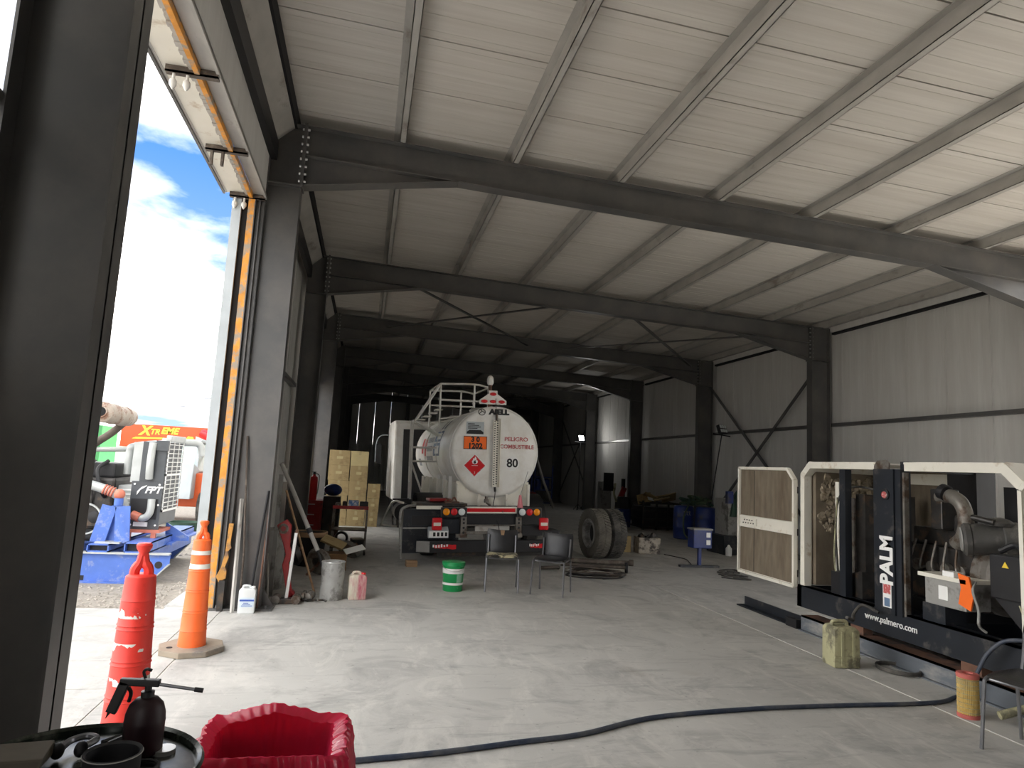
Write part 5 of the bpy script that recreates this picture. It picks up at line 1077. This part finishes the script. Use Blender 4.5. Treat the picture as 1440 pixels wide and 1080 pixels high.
for z in (.43, .57): MB().box(6.44, 6.52, 11.985, 12.0, z, z+.09).build('socket', 'whiteplain', bs, False)
MB().box(6.34, 6.40, 12.1, 12.16, .03, .36).build('post', 'blueplastic', bs, False); MB().box(5.95, 6.75, 12.05, 12.15, 0, .04).build('foot_bar', 'navy', bs, False)
for i in range(4):
    pts = [(6.35+.12*i+.22*math.sin(i*2+t*.6), 10.75+.32*i+.12*math.cos(t*.8+i), .012) for t in range(16)]
    tag(MB().tube(smooth_path(pts, 4), .011, 6).build('welding_cable', 'rubber', None), ['black welding cable looped nearest the folded generator door', 'black cable loop just before the charger stand', 'black cable loop under the charger foot bar', 'black cable loop reaching the compressor'][i], 'cable', 'tangled black cables')
tag(MB().tube(smooth_path([(6.45, 13.85, .01), (6.6, 13.2, .01), (6.45, 12.7, .01), (6.3, 12.3, .012)], 6), .01, 6).build('thin_cable', 'rubber', None), 'thin cable running from the stained box to the charger stand', 'cable')
# diesel engine on a stand beyond the folded door
eg = thing('spare_engine', 'dark spare engine with grey radiator plate on a steel stand', 'engine', (8.5, 14.4, 0))
MB().box(8.0, 9.3, 14.1, 14.9, 0, .42).build('stand', 'navy', eg, False, bevel=.02); MB().box(8.15, 8.50, 14.2, 14.8, .42, 1.25).build('radiator_plate', 'greyplastic', eg, False, bevel=.02)
MB().prism([(8.18, .85), (8.46, .85), (8.46, 1.42), (8.38, 1.48), (8.28, 1.35)], 'y', 14.12, 14.2).build('guard_plate', 'darkgreen', eg, False)
MB().box(8.5, 9.2, 14.25, 14.8, .5, 1.1).build('block', 'darkmetal', eg, False, bevel=.03)
MB().tube(smooth_path([(8.45, 14.3, 1.42), (8.7, 14.25, 1.45), (8.85, 14.2, 1.3), (8.82, 14.2, 1.0)], 6), .06, 12).build('intake_hose', 'blackprint', eg); MB().tube(smooth_path([(8.8, 14.15, 1.15), (8.75, 14.1, .85), (8.7, 14.15, .62), (8.5, 14.1, .6)], 6), .05, 12).build('exhaust_elbow', 'castmetal', eg)
MB().lathe([(.06, 0), (.1, .05), (.1, .25), (.06, .3)], 16, (8.95, 14.2, 1.1)).build('filter', 'castmetal', eg); MB().box(8.02, 8.16, 14.0, 14.1, 1.15, 1.42).build('panel', 'blueplastic', eg, False); MB().cyl((8.3, 14.05, .42), (8.3, 14.05, 1.5), .018, 8).build('lift_bar', 'galv', eg)
for x in (8.05, 8.55): MB().lathe([(.07, 0), (.07, .16), (.04, .2), (.02, .24), (0, .24)], 14, (x, 13.98, .0)).build('bottle', 'whiteplain', eg)
for i, (x, y, m_) in enumerate(((8.72, 17.55, 'blueplastic'), (9.15, 17.1, 'blueplastic'))):
    bl = thing('blue_barrel', ['blue plastic barrel with white lettering under the hose tangle', 'blue barrel behind the lettered one, close to the wall column'][i], 'barrel', (x, y, 0), local=True, group='blue barrels by the wall column')
    MB().lathe([(.24, 0), (.27, .02), (.28, .3), (.285, .32), (.28, .34), (.28, .6), (.285, .62), (.28, .64), (.27, .86), (.24, .9), (0, .9)], 28).build('barrel_body', m_, bl)
    if i == 0:
        for q in range(3): MB().tube(smooth_path([(-.13+.07*q, -.272, .74), (-.09+.07*q, -.280, .76), (-.11+.07*q, -.280, .69), (-.07+.07*q, -.282, .66)], 4), .011, 6).build('white_mark', 'greyplastic', bl)
ht = thing('hose_tangle', 'tangle of greenish hoses heaped over the blue barrels', 'hose', (8.95, 17.35, .9))
for i in range(10):
    a = rt.random()*6; MB().tube(smooth_path([(8.93+rt.uniform(-.42, .42), 17.35+rt.uniform(-.25, .25), .93+rt.random()*.25) for _ in range(5)], 6), .022, 7).build('hose', 'leaf' if i % 3 else 'darkgreen', ht)
MB().tube(smooth_path([(8.7, 17.2, .97), (8.5, 17.1, .6), (8.48, 17.0, .2), (8.6, 16.9, .02)], 6), .022, 7).build('hose', 'leaf', ht)
ib = thing('mesh_crate', 'dark wire mesh crate filled with crumpled cardboard by the wall', 'crate', (9.2, 20.5, 0))
for (a, b, c, d) in ((8.55, 9.85, 20.0, 20.03), (8.55, 9.85, 20.97, 21.0), (8.55, 8.58, 20.0, 21.0), (9.82, 9.85, 20.0, 21.0)):
    for z in (.05, .30, .55, .80): MB().box(a, b, c, d, z, z+.05).build('rail', 'darkmetal', ib, False)
for x in (8.55, 9.0, 9.4, 9.80): MB().box(x, x+.05, 19.99, 20.04, 0, .9).build('post', 'darkmetal', ib, False)
MB().box(8.6, 9.8, 20.05, 20.95, .04, .7).build('liner', 'black', ib, False)
for i in range(6): MB().obox((8.75+.18*i, 20.4+rt.uniform(-.2, .2), .92+rt.uniform(-.05, .15)), (.5, .45, .03), (rt.uniform(-.6, .6), rt.uniform(-.6, .6), rt.random()*3)).build('card_sheet', 'cardboard', ib, False)
MB().obox((8.85, 20.1, .95), (.22, .12, .02), (.8, .2, .3)).build('paper_sheet', 'whiteplain', ib, False)
for i, (x, y, h, m_, lab) in enumerate(((8.25, 20.9, .95, 'blueplastic', 'tall dark blue bottle crate left of the mesh crate'), (9.75, 22.6, .8, 'darkmetal', 'low dark pump frame between mesh crate and wall'))):
    t_ = thing(['bottle_crate', 'pump_frame'][i], lab, ['crate', 'pump'][i], (x, y, 0), local=True)
    MB().box(-.2, .2, -.2, .2, 0, h*.6).build('lower_body', m_, t_, False, bevel=.02); MB().box(-.15, .15, -.15, .15, h*.6, h).build('upper_body', 'blackprint', t_, False, bevel=.03); MB().box(-.12, -.06, -.21, -.2, h*.2, h*.5).build('tag', 'greyplastic', t_, False)
# far machines by the wall
cbn = thing('control_cabinet', 'pale grey control cabinet with hose by the far wall', 'cabinet', (9.45, 25.5, 0))
MB().box(9.1, 9.5, 25.3, 25.8, 0, 1.35).build('cabinet_body', 'greyplastic', cbn, False, bevel=.02); MB().box(9.15, 9.55, 25.25, 25.3, 1.0, 1.7).build('display_hood', 'blackprint', cbn, False); MB().tube(smooth_path([(9.6, 25.2, 1.3), (9.55, 25.15, .9), (9.65, 25.15, .6), (9.6, 25.2, .1)], 6), .05, 8).build('hose', 'khaki', cbn)
tc_ = thing('tyre_changer', 'dark tyre machine with a red lever beside the control cabinet', 'machine', (9.75, 24.6, 0))
MB().box(9.5, 9.95, 24.5, 24.9, 0, .6).build('machine_base', 'blackprint', tc_, False, bevel=.02); MB().box(9.7, 9.82, 24.7, 24.82, .6, 1.5).build('mast', 'blackprint', tc_, False); MB().obox((9.62, 24.5, .95), (.2, .08, .5), (0, .4, 0)).build('lever', 'redsteel', tc_, False, bevel=.02)
for i, (x, lab) in enumerate(((8.3, 'blue rack of drums at the dark far end'), (7.3, 'dark blue shelf rack left of the drum rack'))):
    bk_ = thing('storage_rack', lab, 'rack', (x, 31.5, 0), local=True)
    for z in (.1, .7, 1.3): MB().box(-.45, .45, -.3, .3, z, z+.05).build('shelf', 'blueplastic', bk_, False)
    for a in (-.43, .43): MB().box(a-.03, a+.03, -.3, -.24, 0, 1.9).build('upright', 'blueplastic', bk_, False)
    for a in (-.2, .2): MB().lathe([(.16, .75), (.16, 1.2), (.08, 1.28), (0, 1.28)], 14, (a, 0, 0)).build('drum', 'blueplastic', bk_)
tag(MB().box(6.2, 6.85, 26.8, 27.4, 0, .75).build('red_chest', 'redsteel', None, False, bevel=.02), 'dull red tool chest on the floor right of the tanker', 'chest')
tag(MB().tube([(8.3, 29.3, .02), (7.75, 29.2, 1.2), (7.35, 29.2, 2.3)], .06, 8).build('crane_boom', 'galv', None), 'pale slanting boom leaning up at the far end', 'boom')
# work lights
def worklight(label, pos, foot, lit):
    T = thing('work_light', label, 'lamp', (foot[0], foot[1], 0)); x, y, z = pos
    MB().tube([(foot[0], foot[1], 0), (x, y, z-.12)], .016, 8).build('pole', 'blackprint', T)
    MB().bar((x-.28, y-.02, z-.14), (x+.28, y+.05, z-.18), .03, .03).build('cross_bar', 'blackprint', T, False)
    h = MB().obox((x, y, z), (.30, .10, .24), (-.35, 0, .35)).build('lamp_head', 'blackprint', T, False, bevel=.012)
    R_ = Matrix.Rotation(.35, 3, 'Z') @ Matrix.Rotation(-.35, 3, 'X')
    for r_ in (-.06, .06):
        for q in (-.09, 0, .09):
            c = Vector((x, y, z)) + R_ @ Vector((q, -.054, r_)); MB().obox(c, (.07, .012, .09), (-.35, 0, .35)).build('led_lens', M['lit'] if lit else M['clear'], h, False)
    for a in (0, 2.1, 4.2): MB().tube([(foot[0], foot[1], .25), (foot[0]+.25*math.cos(a), foot[1]+.25*math.sin(a), .01)], .012, 6).build('tripod_foot', 'blackprint', T)
    if lit:
        l = bpy.data.lights.new('lamp_glow', 'POINT'); l.energy = 1.5; l.shadow_soft_size = .12; lo = bpy.data.objects.new('lamp_glow', l); COL.objects.link(lo); lo.parent = T; lo.location = Vector(pos) - Vector(T['_w']) + Vector((-.1, -.3, -.1))
M['lit'] = mat('lit_led', (1, 1, 1), .3, 0, 0, 1, emit=((1, .98, .92), 14))
worklight('black twin-row work light on a pole by the braced wall bay', (9.62, 17.15, 3.06), (9.68, 18.1), False)
worklight('lit work light glowing by the far wall column', (9.25, 28.7, 3.14), (9.3, 28.9), True)
# ------------------------------------------------------------------ outside: engine power unit on a blue skid
def power_unit():
    U = thing('engine_power_unit', 'black engine with radiator on a blue steel skid out in the yard', 'engine', (-3.6, 10.8, -.07)); z0 = -.07
    M['skidblue'] = mat('bright_blue_paint', (.075, .16, .52), .45, 0, .12, 5, dirt=(.20, .26, .48), dirt_amt=.3, dirt_scale=9)
    M['coolgrey'] = mat('dark_grey_plate', (.055, .062, .07), .4, 0, .15, 6); M['paleg'] = mat('pale_grey_pipe', (.44, .46, .45), .45, .2, .1, 6)
    # skid beams with sloping ends (channel section)
    for y, xe in ((9.85, -2.42), (12.15, -2.70)):
        b = MB().prism([(-6.0, z0), (xe-.22, z0), (xe, .18), (xe, .31), (-6.0, .31)], 'y', y, y+.02).build('skid_beam', 'skidblue', U, False)
        MB().box(-6.0, xe, y-.05, y+.05, .30, .32).build('beam_flange', 'paleg', b, False); MB().box(-6.0, xe-.22, y-.05, y+.05, z0, z0+.02).build('beam_flange', 'skidblue', b, False)
        MB().bar((xe-.22, y, z0+.01), (xe, y, .18), .015, .10, (0, 1, 0)).build('beam_end', 'paleg', b, False)
        MB().cyl((xe-.13, y-.01, .17), (xe-.13, y+.03, .17), .045, 16).build('lifting_hole', 'blackprint', b)
        MB().box(-3.62, -3.42, y-.004, y, z0+.03, z0+.09).build('fork_pocket', 'blackprint', b, False)
    MB().prism([(9.87, .18), (12.15, .18), (12.15, .31), (9.87, .31)], 'x', -2.72, -2.70).build('end_plate', 'skidblue', U, False)
    def htube(x, w, h, name):
        t = MB().box(x, x+w, 9.82, 12.2, .32, .335).box(x, x+w, 9.82, 12.2, .32+h-.015, .32+h).box(x, x+.015, 9.82, 12.2, .32, .32+h).box(x+w-.015, x+w, 9.82, 12.2, .32, .32+h).build(name, 'skidblue', U, False)
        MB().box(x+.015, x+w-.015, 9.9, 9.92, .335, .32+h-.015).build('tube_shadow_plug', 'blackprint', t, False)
    htube(-3.42, .26, .10, 'cross_tube'); htube(-2.98, .30, .13, 'cross_tube')
    MB().box(-6.0, -2.6, 10.6, 12.2, .33, .36).build('deck_plate', 'skidblue', U, False)
    # engine foot: tapered channel
    ft = MB().prism([(-3.36, .42), (-3.06, .42), (-3.10, .90), (-3.26, .90)], 'y', 10.06, 10.08).build('engine_foot', 'skidblue', U, False)
    for a, b in (((-3.36, .42), (-3.26, .90)), ((-3.06, .42), (-3.10, .90))): MB().bar((a[0], 9.98, a[1]), (b[0], 9.98, b[1]), .02, .18, (1, 0, 0)).build('foot_flange', 'skidblue', ft, False)
    MB().bar((-3.36, 9.98, .43), (-3.06, 9.98, .43), .18, .02).build('foot_flange', 'paleg', ft, False); MB().cyl((-3.18, 10.05, .90), (-3.18, 10.05, 1.0), .055, 14).build('mount_boss', 'skidblue', ft); MB().ball((-3.18, 10.05, 1.05), .07, 12, 8).build('mount_cap', 'copper', ft)
    # radiator pack
    rp = MB().box(-3.16, -2.76, 10.42, 10.46, .56, 1.22).build('radiator_side', 'coolgrey', U, False)
    rp2 = MB().box(-3.08, -2.76, 10.44, 11.25, .62, 1.78).build('radiator_core', 'coolgrey', U, False, bevel=.01)
    MB().box(-3.20, -3.08, 10.46, 11.2, 1.2, 1.76).build('side_tank', 'paleg', rp2, False); MB().box(-2.90, -2.74, 10.40, 10.46, 1.66, 1.80).build('top_bracket', 'coolgrey', rp2, False)
    MB().box(-2.80, -2.72, 10.48, 11.25, 1.79, 1.88).build('header_tank', 'paleg', rp2, False, bevel=.015)
    # grille on the outward face
    gx = -2.75
    for i in range(4): yy = 10.46+i*.26; MB().box(gx, gx+.012, yy, yy+.012, .80, 1.82).build('grille_bar', 'whiteplain', rp2, False)
    for i in range(17): zz = .80+i*.063; MB().box(gx, gx+.012, 10.46, 11.25, zz, zz+(.03 if i in (0, 8, 16) else .010)).build('grille_bar', 'whiteplain', rp2, False)
    MB().tube(smooth_path([(-2.94, 10.40, 1.26), (-2.94, 10.37, 1.4), (-2.94, 10.37, 1.6), (-2.94, 10.40, 1.76)], 5), .05, 12).build('coolant_pipe', 'paleg', U)
    MB().box(-3.14, -2.80, 10.405, 10.42, .70, .98).build('cut_out', 'blackprint', rp, False)
    MB().tube(smooth_path([(-3.05, 10.38, .74), (-2.94, 10.36, .72), (-2.87, 10.36, .80), (-2.87, 10.38, .98)], 6), .05, 12).build('elbow', 'paleg', U); MB().cyl((-3.10, 10.38, .76), (-2.99, 10.365, .72), .062, 14).build('coupling', 'copper', U)
    text('engine_mark', 'FPT', .13, 'whiteplain', rp, (-2.88, 10.415, 1.10), bold=.004, shear=.3)
    MB().prism([(-3.08, 1.03), (-3.04, 1.10), (-2.97, 1.15), (-2.96, 1.17), (-3.03, 1.14), (-3.08, 1.08)], 'y', 10.412, 10.418).build('mark_swoosh', 'whiteplain', rp, False)
    for x, z in ((-3.12, .62), (-2.80, .62), (-3.12, 1.18), (-2.80, 1.18), (-3.10, .9), (-2.79, .9)): MB().cyl((x, 10.41, z), (x, 10.42, z), .014, 8).build('bolt_head', 'whiteplain', rp)
    lgo = MB().box(-3.08, -2.90, 10.408, 10.42, .60, .66).build('maker_plate', 'whiteplain', rp, False)
    MB().box(-3.20, -2.72, 10.36, 10.9, .52, .56).build('radiator_base', 'copper', U, False)
    for x in (-3.12, -2.80): MB().box(x-.03, x+.03, 10.37, 10.42, .40, .52).build('radiator_foot', 'copper', U, False)
    MB().prism([(-2.78, .36), (-2.45, .36), (-2.45, .42), (-2.78, .62)], 'y', 10.9, 10.93).build('gusset', 'skidblue', U, False)
    # engine block with clutter
    MB().box(-5.6, -3.35, 10.35, 11.3, .55, 1.25).build('engine_block', 'darkmetal', U, False, bevel=.04); MB().box(-5.5, -3.4, 10.45, 11.2, 1.25, 1.45).build('cylinder_head', 'blackprint', U, False, bevel=.03)
    MB().box(-5.2, -3.45, 10.4, 11.2, .40, .58).build('sump', 'blackprint', U, False, bevel=.03)
    r = random.Random(9)
    for i in range(9):
        x = -3.45-.16*i; MB().tube(smooth_path([(x, 10.33, .85+.3*r.random()), (x+r.uniform(-.1, .1), 10.25, 1.05+.2*r.random()), (x-.12, 10.3, 1.35), (x-.05, 10.45, 1.48)], 5), r.uniform(.012, .03), 7).build('engine_hose', ['blackprint', 'rubber', 'castmetal', 'oldsteel'][i % 4], U)
    for i in range(5): MB().lathe([(.03, 0), (.085, .01), (.085, .1), (.03, .12)], 16, p=(-3.52-.22*i, 10.36, .72+.22*(i % 2)), q=(-3.52-.22*i, 9, .72+.22*(i % 2))).build('pulley', 'castmetal' if i % 2 else 'blackprint', U)
    MB().lathe([(.19, 0), (.21, .0), (.21, .03), (.19, .03)], 28, p=(-3.62, 10.22, .70), q=(-3.62, 9, .70), caps=False).build('drive_ring', 'paleg', U)
    MB().box(-3.40, -3.15, 10.5, 11.2, .75, 1.15).build('fan_shroud', 'paleg', U, False)
    for i in range(6): MB().box(-3.405, -3.15, 10.49, 10.5, .78+i*.06, .80+i*.06).build('shroud_slat', 'whiteplain', U, False)
    MB().tube(smooth_path([(-3.80, 10.2, 1.20), (-3.55, 10.2, 1.14), (-3.32, 10.22, 1.06), (-3.20, 10.26, .95), (-3.17, 10.3, .72)], 6), .062, 12).build('charge_pipe', 'paleg', U)
    for i in range(4): MB().lathe([(.064, -.014), (.075, 0), (.064, .014)], 14, p=(-3.42+.035*i, 10.21, 1.10-.012*i), q=(-3.0, 10.25, .95), caps=False).build('coupling_ring', 'copper', U)
    MB().tube(smooth_path([(-3.32, 10.7, 1.30), (-3.32, 10.7, 1.62), (-3.28, 10.75, 1.70), (-3.1, 11.3, 1.76), (-2.75, 11.4, 1.80), (-2.58, 11.5, 1.78), (-2.52, 11.5, 1.60)], 6), .055, 12).build('air_pipe', 'paleg', U)
    MB().tube([(-3.9, 10.7, 1.62), (-3.2, 10.85, 1.66)], .035, 8).build('guard_rail', 'paleg', U)
    # exhaust silencer high above
    es = MB().lathe([(.06, -.02), (.075, -.02), (.085, 0), (.12, .01), (.14, .03), (.14, .35), (.147, .36), (.147, .39), (.14, .40), (.14, .72), (.147, .73), (.147, .76), (.14, .77), (.13, 1.0), (.08, 1.05)], 28, p=(-3.53, 10.05, 2.14), q=(-3.50, 11.2, 2.12)).build('silencer', mat('rust_streaked_metal', (.42, .36, .30), .6, .2, .15, 7, dirt=(.22, .12, .08), dirt_amt=.4, dirt_scale=7), U)
    MB().lathe([(.0, 0), (.062, 0)], 24, p=(-3.53, 10.027, 2.14), q=(-3.53, 9, 2.14), caps=False).build('silencer_bore', 'blackmatte', es)
    MB().tube(smooth_path([(-3.50, 10.9, 2.05), (-3.62, 10.8, 1.88), (-3.80, 10.7, 1.70), (-3.98, 10.7, 1.52)], 6), .055, 12).build('exhaust_pipe', 'oldsteel', U)
power_unit()
tag(MB().lathe([(.33, -.07), (.34, -.05), (.34, .10), (.36, .12), (.30, .12), (.29, -.02), (0, -.02)], 28, (-3.82, 16.3, 0)).build('green_tub', 'darkgreen', None), 'low dark green round tub on the gravel beyond the skid', 'tub')
# ------------------------------------------------------------------ yard machine
L_ = thing('yard_loader', 'orange loader with pale glass cab and grey sloping hood in the yard', 'loader', (-4.4, 18.2, -.07))
MB().box(-4.9, -3.75, 17.6, 19.6, .35, 1.15).build('body', mat('loader_orange', (.62, .10, .02), .45, 0, .1, 4), L_, False, bevel=.03)
MB().prism([(17.2, .55), (17.6, .55), (17.9, 1.25), (17.3, 1.38)], 'x', -4.75, -3.95).build('hood', 'concretegrey', L_, False, bevel=.02)
MB().box(-4.75, -4.0, 17.75, 18.8, 1.15, 1.88).build('cab_glass', 'glass', L_, False, bevel=.04)
for x in (-4.76, -3.99):
    for y in (17.74, 18.81): MB().bar((x, y, 1.12), (x, y, 1.92), .05, .05).build('cab_post', 'concretegrey', L_, False)
MB().box(-4.82, -3.93, 17.7, 18.86, 1.88, 1.95).build('cab_roof', 'concretegrey', L_, False, bevel=.02); MB().bar((-4.0, 18.8, 1.85), (-3.6, 19.3, 1.1), .05, .05).build('lift_arm', 'concretegrey', L_, False)
for x in (-4.95, -3.7):
    for y in (17.75, 19.2): w_ = MB().lathe([(.18, -.13), (.38, -.13), (.41, -.08), (.41, .08), (.38, .13), (.18, .13)], 28, p=(x, y, .34), q=(x+1, y, .34)).build('wheel', 'rubber', L_); MB().cyl((x-.135, y, .34), (x+.135, y, .34), .17, 16).build('rim', 'concretegrey', w_)
# ------------------------------------------------------------------ shop container with the orange sign board
C_ = thing('shop_container', 'white shipping container carrying an orange sign board across the yard', 'container', (-9.2, 31.2, -.07))
MB().box(-12.6, -5.7, 30.1, 32.5, -.07, 1.80).build('container_body', 'whiteplain', C_, False)
for i in range(34): MB().box(-12.55+i*.2, -12.45+i*.2, 30.06, 30.1, .05, 1.75).build('corrugation', 'whiteplain', C_, False)
sg = MB().box(-9.72, -5.9, 29.98, 30.05, 1.72, 2.64).build('sign_board', mat('orange_sign_paint', (.60, .075, .018), .6, 0, .06, 2), C_, False)
M['signyellow'] = mat('yellow_sign_paint', (.72, .66, .05), .6, 0, .05, 4)
text('sign_letter', 'X', .52, 'signyellow', sg, (-8.85, 29.97, 2.38), bold=.02, shear=.25); text('sign_lettering', 'TR', .30, 'signyellow', sg, (-8.47, 29.97, 2.36), bold=.008, shear=.25); text('sign_lettering', 'EME', .36, 'signyellow', sg, (-7.92, 29.97, 2.42), bold=.012, shear=.25)
MB().prism([(-9.3, 2.05), (-7.9, 2.10), (-7.7, 2.15), (-9.15, 2.12)], 'y', 29.965, 29.98).build('underline', 'signyellow', sg, False)
MB().prism([(-7.3, 2.08), (-6.95, 2.08), (-7.0, 2.24), (-7.2, 2.26)], 'y', 29.965, 29.98).build('yellow_shape', 'signyellow', sg, False)
MB().lathe([(.0, 0), (.13, .02), (.18, .10), (.18, .62), (.12, .72), (.05, .78)], 18, p=(-6.75, 29.99, 2.47), q=(-5.9, 29.99, 2.05)).build('painted_bottle', 'red', sg); MB().prism([(-6.9, 2.28), (-6.45, 2.12), (-5.95, 1.95), (-5.95, 1.86), (-6.9, 2.02)], 'y', 29.965, 29.98).build('grey_swoosh', 'concretegrey', sg, False)
MB().prism([(-6.5, 1.25), (-6.05, 1.25), (-6.2, 1.05), (-6.35, 1.05)], 'y', 29.98, 30.06).build('blue_logo', 'skidblue', C_, False); MB().box(-6.4, -6.05, 29.98, 30.06, .80, .95).build('blue_logo', 'skidblue', C_, False)
K_ = thing('green_kiosk', 'green and yellow painted kiosk box beside the orange sign', 'kiosk', (-9.9, 27.5, -.07))
MB().box(-10.7, -9.38, 27.0, 28.6, -.07, 2.42).build('kiosk_body', mat('kiosk_green', (.03, .20, .06), .5, 0, .1, 4), K_, False); MB().box(-10.7, -9.75, 26.97, 27.0, 1.75, 2.35).build('sign_panel', 'orangeplate', K_, False); MB().box(-10.5, -9.85, 26.95, 26.97, 1.95, 2.22).build('sign_patch', 'signyellow', K_, False); MB().box(-10.65, -9.8, 26.96, 27.0, .9, 1.5).build('window', 'glass', K_, False)
P_ = thing('utility_pole', 'thin pale utility pole far behind the orange sign', 'pole', (-8.2, 38, -.07)); MB().cyl((-8.2, 38, -.07), (-8.2, 38, 5.0), .035, 8).build('pole', 'concretegrey', P_); MB().box(-8.6, -7.8, 37.97, 38.03, 4.6, 4.66).build('cross_arm', 'concretegrey', P_, False)
for i, (z, lab) in enumerate(((4.63, 'upper overhead wire crossing the sky beyond the sign'), (4.15, 'lower overhead wire crossing the sky beyond the sign'))):
    tag(MB().tube([(-26+3*t, 37.9, z-.25*math.sin(math.pi*t/8)) for t in range(9)], .012, 5).build('overhead_wire', 'blackprint', None), lab, 'wire')
